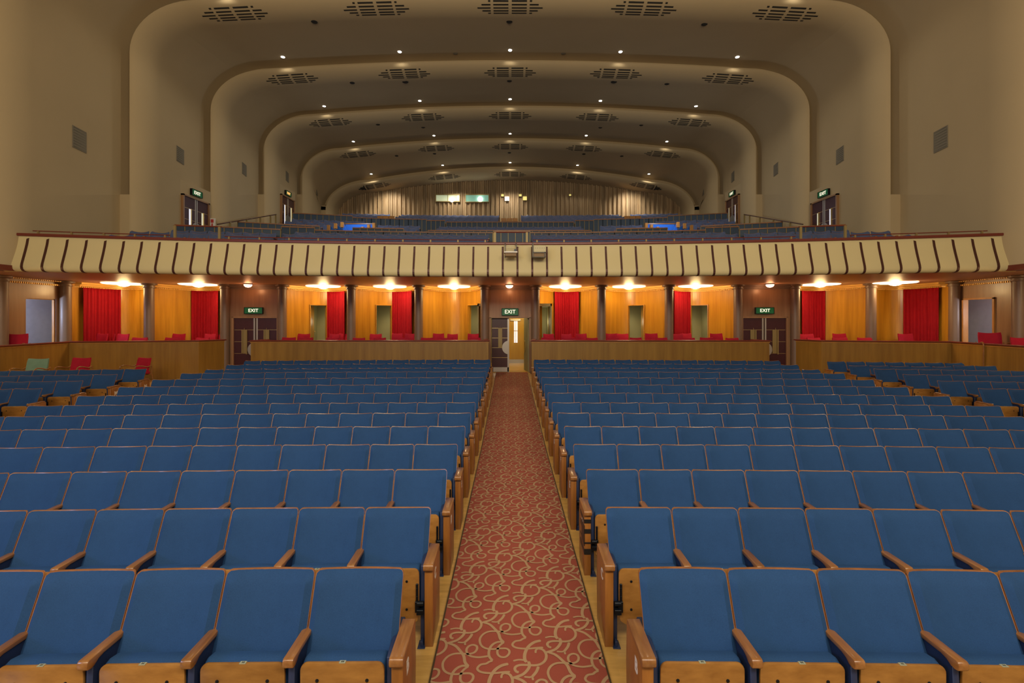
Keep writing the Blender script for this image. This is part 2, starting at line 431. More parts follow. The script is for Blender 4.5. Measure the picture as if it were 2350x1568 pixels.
me_pad = MB().shell(A, B).mesh('backrest_pad', 'blue', True)
A, B = back_grids(.267, .37, .885, .030, -.016, .009, nu=12, nv=14)
me_shell = MB().shell(A, B).mesh('backrest_shell', 'rimwood', True)
# tipped-up seat: plywood underside facing the stage, cushion behind it
def rr(x0, x1, z0, z1, r, rb, n=5):
    pts = []
    for cx, cz, a0, q in ((x1-r, z1-r, 0, r), (x0+r, z1-r, 90, r)):
        for k in range(n+1):
            a = math.radians(a0+90*k/n); pts.append((cx+q*math.cos(a), cz+q*math.sin(a)))
    pts += [(x0, z0+rb*1.1), (x0+rb*.25, z0+rb*.45), (x0+rb, z0), (x1-rb, z0), (x1-rb*.25, z0+rb*.45), (x1, z0+rb*1.1)]
    return pts
me_under = None
me_cush = MB().prism([(-.400, .17), (-.400, .532), (-.36, .545), (-.31, .535), (-.262, .50), (-.24, .455), (-.25, .25), (-.30, .17)], -.226, .226, 'YZ').mesh('cushion', 'blue', True, .022, 3)
def from_mesh(me):
    m = MB(); m.add([v.co[:] for v in me.vertices], [tuple(p.vertices) for p in me.polygons]); return m
bb = from_mesh(MB().prism(rr(-.228, .228, .135, .545, .04, .06), -.418, -.400, 'XZ').mesh('tmp', 'seatwood', False, .005, 2))
for x in (-.135, .135):
    for z in (.455, .25): bb.lathe([(.0095, .004), (.0095, -.003), (.005, -.006)], (x, -.418, z), 8, 1, axis='Y')
me_under = bb.mesh('underside', ['seatwood', 'blackmetal'], True)
def hinge(sx):
    h = MB(); x = sx*.214
    h.box((x-.009, -.430, .235), (x+.009, -.418, .44)); h.box((x-.014, -.436, .235), (x+.014, -.418, .315))
    h.lathe([(.018, 0), (.018, .05)], (x if sx > 0 else x-.05, -.430, .30), 10, axis='X')
    h.box((min(x, x+sx*.05), -.45, .225), (max(x, x+sx*.05), -.42, .262))
    for z in (.29, .35, .41): h.lathe([(.005, 0), (.005, -.004)], (x, -.430, z), 6, axis='Y')
    return h.mesh('hinge', 'blackmetal', False, .002, 1)
me_h = {1: hinge(1), -1: hinge(-1)}
pl = MB().box((-.017, -.4185, .5435), (.017, -.400, .5468)).box((-.006, -.414, .5466), (-.001, -.404, .5472), 1).box((.002, -.414, .5466), (.007, -.404, .5472), 1)
me_plate = pl.mesh('number_plate', ['plate', 'ink'])
def arm_poly(wide):
    pts = [(-.15, .603), (-.41, .600)]
    for k in range(6):
        a = math.radians(90+90*k/5); pts.append((-.452+.018*math.cos(a), .582+.018*math.sin(a)))
    pts += [(-.470, .565), (-.463, .552), (-.445, .549), (-.425, .553), (-.40, .570), (-.37, .577), (-.15, .577)]
    return pts
def arm_mesh(wd): return MB().prism(arm_poly(0), -wd/2, wd/2, 'YZ').mesh('armrest', 'armwood', True, .006, 2)
me_arm = arm_mesh(.058); me_armw = arm_mesh(.078)
me_frame = MB().prism([(-.43, 0), (-.435, .30), (-.425, .567), (-.36, .587), (-.12, .588), (-.10, .40), (-.13, .12), (-.17, 0)], -.017, .017, 'YZ').mesh('side_frame', 'navy', True, .004, 1)
me_foot = MB().box((-.028, -.46, 0), (.028, -.37, .006)).box((-.010, -.44, 0), (.010, -.39, .04)).mesh('floor_bracket', 'navy', False, .002, 1)
me_endp = MB().prism([(-.438, 0), (-.442, .55), (-.430, .578), (-.36, .588), (-.115, .588), (-.10, .35), (-.12, 0)], -.032, .032, 'YZ').mesh('end_panel', 'panelwood', True, .005, 2)
tp = MB()
for z, h in ((.49, .035), (.395, .04), (.20, .05), (.30, .012)):
    tp.box((-.0345, -.446, z), (.0345, -.20, z+h))
tp.box((-.036, -.447, .28), (-.030, -.30, .47))
me_tape = tp.mesh('black_tape', 'tape')

def make_seat(side, end, name='theatre_seat'):
    """side = side that carries the shared armrest; end = side closed by a wooden end panel"""
    r = empty(name)
    bk = link('backrest', me_pad, r)
    link('backrest_shell', me_shell, r)
    DY_, DZ_ = .045, .012
    se = link('seat', me_cush, r, (0, DY_, DZ_))
    link('seat_underside', me_under, se)['label'] = 'plywood underside of the tipped-up seat'
    link('number_plate', me_plate, se)['label'] = 'small ivory number plate'
    link('hinge', me_h[1], se); link('hinge', me_h[-1], se)
    link('armrest', me_arm, r, (side*TW/2, DY_, DZ_))
    link('side_frame', me_frame, r, (side*TW/2, DY_, 0))
    if end:
        x = end*(TW/2+.034)
        ep = link('end_panel', me_endp, r, (x, DY_, 0))
        link('armrest', me_armw, r, (x, DY_, DZ_))
        link('side_frame', me_frame, r, (end*(TW/2-.018), DY_+.03, 0))
        link('floor_bracket', me_foot, r, (end*(TW/2-.020), DY_, 0))
    return r
PROTO = {}
def seat_at(key, loc, rz, sx):
    side, end = key
    if key not in PROTO:
        PROTO[key] = make_seat(side, end); o = PROTO[key]
    else:
        o = dup(PROTO[key])
        for ch in list(o.children):
            for g in list(ch.children):
                if g.name.startswith('row_letter'): bpy.data.objects.remove(g)
    o.location = loc; o.rotation_euler = (0, 0, rz); o.scale = (sx, 1, 1)
    return o

PITCH = .924
ROWY = [PITCH*(3.08+i)-.07 for i in range(14)]
LET = 'BCDEFGHJKLMNOP'
RW = ['front row', 'second row', 'third row', 'fourth row', 'fifth row', 'sixth row', 'seventh row', 'eighth row', 'ninth row', 'tenth row', 'eleventh row', 'twelfth row', 'thirteenth row', 'back row']
seats = []     # dicts
for r in range(14):
    if r <= 4: ws = [.525]*7+[.588]*7
    elif r <= 6: ws = [.525]*7+[.587]*7
    elif r % 2: ws = [.525]*9+[.511]*6
    else: ws = [.519]*15
    for sd in (-1, 1):
        x = .692
        for k, wd in enumerate(ws):
            X = AX+sd*(x+wd/2); x += wd
            Y = ROWY[r]-X*X/220
            seats.append(dict(X=X, Y=Y, w=wd, rz=math.atan(-X/110), r=r, sd=sd, k=k, blk='c', n=len(ws)))
for sd, rows in ((-1, range(7, 12)), (1, range(7, 14))):
    for r in rows:
        X0 = sd*9.92; Y0 = ROWY[r]-.45
        nn = 7
        for k in range(nn):
            d = (k+.5)*.56
            sl = .10
            X = X0+sd*d; Y = Y0-d*sl
            seats.append(dict(X=X, Y=Y, w=.56, rz=math.atan(-sd*sl), r=r, sd=sd, k=k, blk='s', n=nn))
for s in seats:
    px = VX+s['X']*F/s['Y']; s['px'] = px; s['pw'] = s['w']*F/s['Y']
    s['vis'] = -s['pw']/2 < px < 2350+s['pw']/2 if s['r'] > 1 else -s['pw']*.62 < px < 2350+s['pw']*.62
vis = sorted([s for s in seats if s['vis']], key=lambda s: -s['pw'])
ind, rest = vis[:300], vis[300:]
print('SEATS visible', len(vis), 'rest', len(rest))
for s in ind:
    end = -s['sd'] if s['k'] == 0 else 0
    o = seat_at((s['sd'], end), (s['X'], s['Y'], zf(s['Y']-.25)), s['rz'], s['w']/TW)
    sdw = 'left' if s['sd'] < 0 else 'right'
    if s['blk'] == 'c':
        pos = 'beside' if s['k'] == 0 else ''
        if s['k'] == 0: lb = 'blue tip-up seat with wooden end panel, %s, immediately %s of the centre aisle' % (RW[s['r']], sdw)
        else: lb = 'blue tip-up theatre seat, %s, %s to the %s of the centre aisle' % (RW[s['r']], ORD[s['k']+1], sdw)
        g = 'blue theatre seats in the central stalls'
    else:
        if s['k'] == 0: lb = 'blue tip-up seat with wooden end panel, row %s of the %s side block' % (LET[s['r']], sdw)
        else: lb = 'blue tip-up seat, row %s of the %s side block, %s from its aisle' % (LET[s['r']], sdw, ORD[s['k']+1])
        g = 'blue theatre seats in the side stalls'
    tag(o, lb, 'seat', g)
    if s['r'] == 0: o.scale = (s['w']/TW, 1, 1.02)
    if end:
        ep = [c for c in o.children if c.name.startswith('end_panel')][0]
        if s['blk'] == 'c':
            rot = (PI/2, 0, PI/2) if s['sd'] < 0 else (PI/2, 0, -PI/2)
            text('row_letter', LET[s['r']], .105, (end*.0328, -.33, .475), rot, 'whitepaint', ep, .0006, .003)
        else:
            rot = (PI/2, 0, PI/2) if s['sd'] < 0 else (PI/2, 0, -PI/2)
            text('row_letter', LET[s['r']], .13, (end*.0328, -.27, .42), rot, 'whitepaint', ep, .0006, .004)
        if s['blk'] == 'c' and s['sd'] == 1 and s['r'] == 2:
            link('black_tape', me_tape, ep)['label'] = 'black tape wrapped round the chipped panel'

# the remaining, smallest seats (back of the stalls and the whole balcony): one object
def lowseat(mb, X, Y, Z, rz, sx, endside=0, simple=False):
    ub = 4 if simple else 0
    T = Matrix.Translation((X, Y, Z)) @ Matrix.Rotation(rz, 4, 'Z') @ Matrix.Diagonal((sx, 1, 1, 1))
    t = MB()
    dp = .055 if simple else .03
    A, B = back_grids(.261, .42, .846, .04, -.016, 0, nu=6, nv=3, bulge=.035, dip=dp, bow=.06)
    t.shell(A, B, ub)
    A, B = back_grids(.2655, .37, .850, .04, -.016, .012, nu=6, nv=2, dip=dp, bow=.06)
    t.shell(A, B, 1)
    if not simple or endside:
        t.prism([(-.400, .17), (-.400, .532), (-.31, .535), (-.25, .455), (-.30, .17)], -.22, .22, 'YZ', ub)
        t.box((-.225, -.418, .14), (.225, -.40, .54), 2)
    t.box((.241, -.45, .565), (.299, -.115, .60), 1); t.box((.255, -.43, 0), (.285, -.12, .57), 3)
    if endside:
        x = endside*.304
        t.box((x-.03, -.44, 0), (x+.03, -.11, .575), 2); t.box((x-.04, -.46, .575), (x+.04, -.11, .60), 1)
    mb.ext(t, T)
rest_mb = MB()
for s in rest:
    lowseat(rest_mb, s['X'], s['Y'], zf(s['Y']-.25), s['rz'], s['w']/TW, -s['sd'] if s['k'] == 0 else 0)

for s in seats:      # seats just outside the picture, so the rows run on
    if not s['vis']: lowseat(rest_mb, s['X'], s['Y'], zf(s['Y']-.25), s['rz'], s['w']/TW, -s['sd'] if s['k'] == 0 else 0)
# ------------------------------------------------------------------ auditorium shell: telescoping arches
W0 = 13.3
def sect(o, W, H, c, ra, rb, zb, ze):
    """arch outline at inward offset o"""
    W -= o; H -= o; ra = ra-o; rb = rb-o
    pts = []; zc = H-c-rb
    for z in (zb, zb+(ze-zb)*.5, ze-.03, ze-.005, ze+.005, ze+(zc-ze)*.5, zc): pts.append((-W, z))
    for i in range(1, 15):
        a = PI/2*i/14; pts.append((-W+ra-ra*math.cos(a), zc+rb*math.sin(a)))
    half = W-ra; n = 14
    for i in range(1, n+1):
        x = -half+half*i/n; pts.append((x, H-c*(x/half)**2))
    return pts+[(-x, z) for x, z in pts[-2::-1]]
RIBS = [ # Y, H, crown, ra, rb
 (11.40, 13.90, .28, 2.3, 1.8), (15.90, 13.86, .30, 2.3, 1.8), (20.20, 13.86, .37, 2.4, 1.8),
 (24.60, 13.86, .47, 2.35, 1.75), (29.10, 13.86, .64, 2.2, 1.75), (32.80, 13.25, .95, 3.0, 2.0)]
def balz(Y):   # balcony floor height
    P = [(12.2, 3.95), (14.2, 3.95), (20.3, 5.12), (23, 6.0), (27.3, 7.05), (29, 7.7), (35, 9.4)]
    for (a, b), (c, d) in zip(P, P[1:]):
        if Y <= c: return b+(d-b)*max(0, Y-a)/(c-a)
    return P[-1][1]
NOSE = [(0, 0), (.03, .06), (.10, .13), (.22, .20), (.38, .26), (.58, .295), (.80, .30), (1.0, .285)]
secs = []   # (Y, o, params, recess flag)
ceil_rows = []
for n, (Y, H, c, ra, rb) in enumerate(RIBS):
    P = (H, c, ra, rb)
    if n == 0: secs.append((3.0, .285, P, 0))
    if True:
        secs += [(Y, -.34, P, 0), (Y, -.335, P, 1), (Y, -.005, P, 1), (Y, 0, P, 0)]
    for dy, o in NOSE[1:]: secs.append((Y+dy, o, P, 0))
P = RIBS[-1][1:]
secs.append((34.6, .30, P, 0))
rows = []
for Y, o, (H, c, ra, rb), rec in secs:
    zend = CAMZ+288*Y/F if Y < 32 else CAMZ+262*Y/F
    pts = sect(o, W0, H, c, ra, rb, 3.76, zend)
    rows.append([(x, Y+(.50 if rec and z > zend else 0), z) for x, z in pts])
mbL, mbC = MB(), MB()
n = len(rows[0]); nvert = 7+8
mbL.grid([r[:nvert+1] for r in rows]); struct(mbL.build('wall_left', 'plaster', smooth=True, angle=50), 'cream plastered left wall with rounded ribs')
mbR = MB().grid([r[n-nvert-1:] for r in rows]); struct(mbR.build('wall_right', 'plaster', smooth=True, angle=50), 'cream plastered right wall with rounded ribs')
mbC.grid([r[nvert:n-nvert] for r in rows]); struct(mbC.build('ceiling', 'ceilplaster', smooth=True, angle=50), 'brownish plastered ceiling stepping back in rounded arches')

def rib_surface(n, X, dy):
    """point and z on the ceiling nose of rib n"""
    Y, H, c, ra, rb = RIBS[n]
    o = 0
    for (a, oa), (b, ob) in zip(NOSE, NOSE[1:]):
        if a <= dy <= b: o = oa+(ob-oa)*(dy-a)/(b-a)
    half = W0-ra
    return H-o-c*(X/half)**2
# ribs: slotted vents + downlights
GX = [-9.88, -4.80, 0, 4.80, 9.88]
posw = ['far left', 'left of centre', 'central', 'right of centre', 'far right']
for n in range(1, 6):
    Y = RIBS[n][0]
    ribn = ['', 'nearest', 'second', 'third', 'fourth', 'rearmost'][n]
    for gi, gx in enumerate(GX):
        g = MB()
        dys = [.20, .32, .44, .56, .68]
        lens = [(.62, .36), (.62, .62), (.62, .86), (.62, .62), (.62, .36)]
        for q, dy in enumerate(dys):
            for sgn in (-1, 1):
                a, bl = .06, .62
                outer = [.78, 1.02, 1.17, 1.0, .8][q]
                for xa, xb in ((a, bl-.02), (bl+.08, outer)):
                    x0, x1 = gx+sgn*xa, gx+sgn*xb
                    if x0 > x1: x0, x1 = x1, x0
                    P = []
                    for yy in (dy-.022, dy+.022):
                        P.append([(x, Y+yy, rib_surface(n, x, yy)-.010) for x in (x0, x1)])
                    Q = [[(x, y, z+.05) for x, y, z in rw] for rw in P]
                    g.shell(P, Q)
        t = g.build('slotted_vent', 'ventslot')
        tag(t, 'dark slotted air vent, %s on the %s ceiling rib' % (posw[gi], ribn), 'vent', 'slotted vents along the ceiling ribs')
        # downlight just ahead of the rib
        Pm = RIBS[n-1]; Pn = RIBS[n]
        yl = Y-.42; f = (yl-(Pm[0]+1.0))/(Pn[0]-Pm[0]-1.0)
        def hz(R, o): return R[1]-o-R[2]*(gx/(W0-R[3]))**2
        zc = hz(Pm, .285)*(1-f)+hz(Pn, -.34)*f
        d = MB().lathe([(.085, -.02), (.095, -.01), (.095, .05)], (0, 0, 0), 16)
        e = empty('ceiling_downlight', (gx, yl, zc))
        d.build('trim_ring', 'white', e)
        MB().lathe([(.06, -.032), (.078, -.026), (.078, -.015)], (0, 0, 0), 16).build('lens', 'downlit', e)
        tag(e, 'lit white ceiling downlight, %s before the %s rib' % (posw[gi], ribn), 'downlight', 'downlights along the ceiling ribs')
        light('downlight_beam', 'SPOT', (gx, yl, zc-.06), 105, (1, .90, .70), .05, (gx, yl+.10, 0), spot=2.35, blend=.6)
# small dark ceiling holes
holes = [(721,50),(1169,49),(1617,54),(808,190),(930,187),(1169,185),(1409,187),(1531,192),(867,286),(1472,287),(971,292),(1378,292),(910,358),(997,353),(1169,350),(1340,353),(1427,358)]
hp = ['nearest bay, left','nearest bay, centre','nearest bay, right','second bay, outer left','second bay, inner left','second bay, centre','second bay, inner right','second bay, outer right','third bay, outer left','third bay, outer right','third bay, inner left','third bay, inner right','fourth bay, outer left','fourth bay, inner left','fourth bay, centre','fourth bay, inner right','fourth bay, outer right']
def ceil_hit(px, py):
    k = (VY-py)/F; kx = (px-VX)/F
    for j in range(len(secs)-1):
        (Ya, oa, Pa, ra_), (Yb, ob, Pb, rb_) = secs[j], secs[j+1]
        if Yb-Ya < .001: continue
        for q in range(41):
            f = q/40; Y = Ya+(Yb-Ya)*f; X = kx*Y
            za = Pa[0]-oa-Pa[1]*(X/(W0-Pa[2]))**2; zb = Pb[0]-ob-Pb[1]*(X/(W0-Pb[2]))**2
            if CAMZ+k*Y >= za*(1-f)+zb*f and Y > 13: return Vector((X, Y, za*(1-f)+zb*f))
    return None
for (px, py), nm in zip(holes, hp):
    p = ceil_hit(px, py)
    if p is None: continue
    big = py in (187,)
    o = MB().lathe([(.10 if not big else .13, -.015), (.12 if not big else .15, 0), (.12, .03)], (0, 0, 0), 14).build('ceiling_outlet', 'ventslot', loc=p)
    tag(o, 'small round dark ceiling outlet, %s' % nm, 'ceiling outlet', 'dark outlets in the ceiling')
for (px, py), nm in (((1045,122),'left'), ((1293,121),'right')):
    p = ceil_hit(px, py)
    o = MB().lathe([(.05, -.02), (.11, -.012), (.12, .03)], (0, 0, 0), 14).build('smoke_detector', 'ventgrey', loc=p)
    tag(o, 'small grey ceiling detector just %s of centre, nearest bay' % nm, 'detector')

# wall grilles on both side walls
def wallx(Y):
    for j in range(len(secs)-1):
        Ya, oa = secs[j][:2]; Yb, ob = secs[j+1][:2]
        if Ya <= Y <= Yb and Yb > Ya: return W0-(oa+(ob-oa)*(Y-Ya)/(Yb-Ya))
    return W0
for i, (Y, Z, hh) in enumerate(((14.05, 7.95, .33), (18.3, 9.0, .30), (22.75, 9.9, .28), (27.1, 10.9, .28), (31.3, 11.2, .26))):
    for sd in (-1, 1):
        g = MB(); x0 = wallx(Y-.28); x1 = wallx(Y+.28)
        A = [[(sd*(x0-.02), Y-.28, Z-hh), (sd*(x1-.02), Y+.28, Z-hh)], [(sd*(x0-.02), Y-.28, Z+hh), (sd*(x1-.02), Y+.28, Z+hh)]]
        B = [[(x+sd*.06, y, z) for x, y, z in r] for r in A]
        g.shell(A, B)
        for k in range(8):
            zz = Z-hh+.04+k*(2*hh-.08)/7
            g.shell([[(sd*(x0-.028), Y-.25, zz), (sd*(x1-.028), Y+.25, zz)], [(sd*(x0-.028), Y-.25, zz+.02), (sd*(x1-.028), Y+.25, zz+.02)]],
                    [[(sd*(x0-.015), Y-.25, zz), (sd*(x1-.015), Y+.25, zz)], [(sd*(x0-.015), Y-.25, zz+.02), (sd*(x1-.015), Y+.25, zz+.02)]])
        o = g.build('wall_grille', 'ventgrey')
        tag(o, 'square grey grille on the %s wall, %s from the stage' % ('left' if sd < 0 else 'right', ['nearest', 'second', 'third', 'fourth', 'furthest'][i]), 'grille', 'square grilles on the side walls')

# rear slatted wall
g = MB(); xs = []; x = -14.0
prof = []
while x < 14.0:
    for dx, dy in ((0, 0), (.02, -.10), (.05, -.14), (.12, -.14), (.15, -.10), (.17, 0), (.26, 0), (.265, .05), (.285, .05), (.29, 0)):
        prof.append((x+dx, 34.55+dy))
    x += .33
g.grid([[(a, b, z) for a, b in prof] for z in (9.0, 14.2)])
struct(g.build('wall_rear', 'slat'), 'rear wall of vertical timber slats behind the balcony')

# projection-booth windows
def booth(nr, x0, x1, y0, y1, pane, lab, frame=.03, lamp=None, div=None):
    Y = 34.36
    a = at(x0, y1, Y); b = at(x1, y0, Y)
    e = empty('window_%d' % nr, ((a.x+b.x)/2, Y, a.z)); struct(e, lab)
    T = Matrix.Translation(-Vector(((a.x+b.x)/2, Y, a.z)))
    fr = MB()
    f = frame*2
    for p, q in (((a.x-f, Y-.06, a.z-f), (b.x+f, Y+.2, a.z)), ((a.x-f, Y-.06, b.z), (b.x+f, Y+.2, b.z+f*1.5)),
                 ((a.x-f, Y-.06, a.z), (a.x, Y+.2, b.z)), ((b.x, Y-.06, a.z), (b.x+f, Y+.2, b.z))): fr.box(p, q, 0, T)
    if div: dx = at(div, y0, Y).x; fr.box((dx-.02, Y-.05, a.z), (dx+.02, Y+.02, b.z), 0, T)
    fr.build('window_frame', 'dullbrass', e)
    MB().box((a.x, Y, a.z), (b.x, Y+.02, b.z), 0, T).build('pane', pane, e)
    if lamp:
        p = at(lamp[0], lamp[1], Y-.04)
        MB().lathe([(.0, -lamp[2]*.99), (lamp[2]*.7, -lamp[2]*.7), (lamp[2], 0), (lamp[2]*.7, lamp[2]*.7), (0.001, lamp[2])], tuple(T @ p), 16).build('lamp', 'whitelit', e)
booth(1, 1001, 1054, 448, 462, 'glasslit', 'wide lit booth window in the slatted wall, left one', lamp=(1037, 459, .17), div=1028)
booth(2, 1069, 1121, 448, 463, 'glassteal', 'wide teal booth window in the slatted wall, right one', lamp=(1102, 457, .20))
booth(3, 1150.5, 1156, 446, 451, 'yellowlit', 'small lit square port left of the bright lamp', .012)
booth(4, 1159, 1168, 452, 461, 'whitelit', 'brightest small port near the middle of the slatted wall', .012)
booth(5, 1191, 1197, 446, 451, 'yellowlit', 'small dim yellow port right of the bright lamp', .012)
booth(6, 1200, 1209, 451, 460, 'yellowlit', 'larger yellow square port right of the bright lamp', .012)
booth(7, 1306, 1310.5, 446, 450, 'yellowlit', 'isolated small port towards the right of slatted wall', .012)
for px, e in ((1035, 40), (1170, 40), (860, 70), (1480, 70)):
    p = at(px, 430, 33.6); light('rear_spot', 'SPOT', (p.x*.9, 33.0, 12.0), e*4.2, (1, .90, .72), .1, (p.x*.9, 34.3, 10.2), spot=2.1, blend=.9)

# ------------------------------------------------------------------ balcony
RB = 58.5
def by(X): return 13.5-X*X/(2*RB)-(X/13.16)**6*.02
prof = [(.10, 4.60), (0, 4.60), (0, 4.55), (-.025, 4.38), (-.07, 4.18), (-.115, 4.00), (-.150, 3.86), (-.160, 3.78), (-.150, 3.715), (-.115, 3.672), (-.06, 3.652), (0, 3.648)]
XE = 13.25
nX = 90
Xs = [-XE+2*XE*i/nX for i in range(nX+1)]
bf = empty('balcony_fascia', (0, 13.5, 3.65))
tag(bf, 'long curved cream balcony front with dark vertical strips and polished maroon cap', 'balcony front')
Tb = Matrix.Translation((0, -13.5, -3.65))
MB().ext(MB().grid([[(X, by(X)+d, z) for d, z in prof] for X in Xs]), Tb).build('cream_panelling', 'balcream', bf, smooth=True, angle=50)
for s_ in range(60):
    X = (s_-29.5)*.434
    A = []; B = []
    for d, z in prof[2:]:
        A.append([(X-.028, by(X)+d-.014, z-.004), (X+.028, by(X)+d-.014, z-.004)]); B.append([(X-.028, by(X)+d+.01, z+.01), (X+.028, by(X)+d+.01, z+.01)])
    A[0] = [(x, y, z-.02) for x, y, z in A[0]]
    MB().ext(MB().shell(A, B), Tb).build('strip', 'bronze', bf)
cap = [(-.045, 4.60), (-.055, 4.635), (-.045, 4.672), (.17, 4.672), (.17, 4.60)]
MB().ext(MB().grid([[(X, by(X)+d, z) for d, z in cap+cap[:1]] for X in Xs]), Tb).build('cap_rail', 'maroonwood', bf, smooth=True, angle=40)
MB().ext(MB().grid([[(X, by(X)+.10, z) for z in (3.9, 4.62)] for X in Xs]), Tb).build('inner_face', 'bluepanel', bf)
# soffit
g = MB()
rowsS = []
for X in Xs: rowsS.append([(X, by(X)-.02, 3.648), (X, 15.5, 3.66), (X, 20.6, 3.69)])
g.grid(rowsS)
for sd in (-1, 1):
    g.grid([[(sd*13.22, 7, 3.66), (sd*16.2, 7, 3.66)], [(sd*13.22, 20.6, 3.69), (sd*16.2, 20.6, 3.69)]])
struct(g.build('ceiling_soffit', 'soffit', smooth=False), 'pinkish brown soffit under the balcony')
for sd, nm in ((-1, 'left'), (1, 'right')):
    g = MB().box((min(sd*13.0, sd*13.35), 6, 3.66), (max(sd*13.0, sd*13.35), 12.2, 3.80))
    struct(g.build('trim_%s' % nm, 'maroonwood'), 'maroon band along foot of the %s wall' % nm)
# balcony floor
g = MB()
yy = [12.2, 14.2, 17, 20.3, 23, 27.3, 29, 31, 33, 34.5]
rws = []
for Y in yy:
    rws.append([(X, max(Y, by(X)+.1), balz(max(Y, by(X)+.1))-.02) for X in (-13.2, -12, -8, -4, 0, 4, 8, 12, 13.2)])
g.grid(rws); struct(g.build('floor_balcony', 'balcarpet'), 'dark raked floor of the balcony')

# handrail of brass posts along the cap
hr = empty('balcony_handrail', (0, 13.6, 4.67)); tag(hr, 'thin maroon handrail on short brass posts along top of the balcony front', 'handrail')
Th = Matrix.Translation((0, -13.6, -4.67))
segs = [(-12.75, -9.55), (-8.15, -.62), (.68, 8.15), (9.55, 12.75)]
for a, b in segs:
    n_ = max(6, int((b-a)*2))
    MB().ext(MB().tube([(a+(b-a)*i/n_, by(a+(b-a)*i/n_)+.06, 4.755) for i in range(n_+1)], .014, 6), Th).build('rail', 'maroonwood', hr, smooth=True)
    n_ = max(2, round((b-a)/.80)); 
    for i in range(n_+1):
        X = a+.12+(b-a-.24)*i/n_
        MB().ext(MB().box((X-.022, by(X)+.04, 4.67), (X+.022, by(X)+.08, 4.752)), Th).build('post', 'dullbrass', hr)
for a, b, h in ((-9.42, -8.28, 5.03), (-.45, .50, 4.985), (8.28, 9.42, 5.03)):
    MB().ext(MB().tube([(a-.05, by(a)+.06, h), (b+.05, by(b)+.06, h)], .016, 6), Th).build('rail', 'maroonwood', hr)
    for X, dx in ((a, .04 if a > -1 and a < 0 else 0), (b, -.04 if b < 1 and b > 0 else 0)):
        MB().ext(MB().box((X-.032, by(X)+.03, 4.66), (X+.032, by(X)+.07, h), 0), Th).build('post', 'dullbrass', hr)

# panelled fronts inside the balcony
def bal_parapet(pts, ztop, zbot, pitch, lab, name='balcony_parapet', drop=None):
    """pts = plan points; ztop/zbot floats or functions of index"""
    e = empty(name, (pts[0][0], pts[0][1], zbot)); tag(e, lab, 'balcony partition', 'dark blue panelled partitions in the balcony')
    T = Matrix.Translation((-pts[0][0], -pts[0][1], -zbot))
    A = [[(x, y, zbot) for x, y in pts], [(x, y, ztop) for x, y in pts]]
    B = [[(x, y+.06, z) for x, y, z in r] for r in A]
    MB().ext(MB().shell(A, B), T).build('panelling', 'bluepanel', e)
    A = [[(x, y-.03, ztop-.035) for x, y in pts], [(x, y-.03, ztop+.012) for x, y in pts]]
    B = [[(x, y+.09, z) for x, y, z in r] for r in A]
    MB().ext(MB().shell(A, B), T).build('top_rail', 'rimwood', e)
    g = MB(); tot = 0
    for (a, b) in zip(pts, pts[1:]):
        L_ = math.hypot(b[0]-a[0], b[1]-a[1]); n_ = max(1, int(round(L_/pitch)))
        for k in range(n_+1):
            x = a[0]+(b[0]-a[0])*k/n_; y = a[1]+(b[1]-a[1])*k/n_
            g.box((x-.013, y-.018, zbot), (x+.013, y, ztop), 0)
    MB().ext(g, T).build('brass_strips', 'dullbrass', e)
    return e
def arcY(X, Yc): return Yc-X*X/(2*61)
def arc(x0, x1, Yc, n=8): return [(x0+(x1-x0)*i/n, arcY(x0+(x1-x0)*i/n, Yc)) for i in range(n+1)]
for sd, nm in ((-1, 'left'), (1, 'right')):
    f = lambda L_: [(sd*x, y) for x, y in L_]
    # main cross partition, front
    bal_parapet(f(arc(.78, 8.55, 20.5)), 6.31, 5.1, .326, 'long dark blue partition behind the front balcony seats, %s of centre' % nm)
    bal_parapet(f([(8.55, 19.92), (9.9, 19.7)]), 6.42, 5.0, .326, 'tall dark blue partition at the %s end of the front balcony seats' % nm)
    bal_parapet(f([(8.75, 17.35), (12.15, 16.5)]), 5.83, 4.4, .326, 'nearest dark blue partition by the %s balcony exit doors' % nm)
    bal_parapet(f([(9.3, 22.2), (12.7, 21.2)]), 6.95, 5.6, .326, 'low blue partition below the %s wall handrail' % nm)
    # second cross partition
    bal_parapet(f(arc(5.2, 9.6, 28.5)), 8.62, 7.3, .326, 'distant dark blue cross partition on the %s, behind the blue stairwell' % nm)
    bal_parapet(f([(9.6, 27.75), (12.9, 27.0)]), 8.72, 7.2, .326, 'distant dark blue partition beside the upper %s exit doors' % nm)
    # low fronts
    bal_parapet(f([(5.05, 21.6), (7.4, 21.4)]), 6.71, 5.4, .326, 'low blue partition in front of the %s stairwell' % nm)
bal_parapet([(-4.0, 28.55), (4.0, 28.55)], 8.52, 7.3, .326, 'distant central dark blue partition below the slatted wall')
bal_parapet([(-4.1, 22.7), (4.05, 22.7)], 6.84, 5.6, .326, 'long low blue partition in centre of the balcony')
bal_parapet([(-.66, 18.3), (.80, 18.3)], 5.95, 4.6, .30, 'dark blue panelled block between the centre balcony rail posts')
for sd, nm in ((-1, 'left'), (1, 'right')):
    bal_parapet([(min(sd*4.05, sd*5.2), 28.3), (max(sd*4.05, sd*5.2), 28.3)], 8.56, 6.9, .30, 'tall distant blue panels %s of the central partition' % nm)

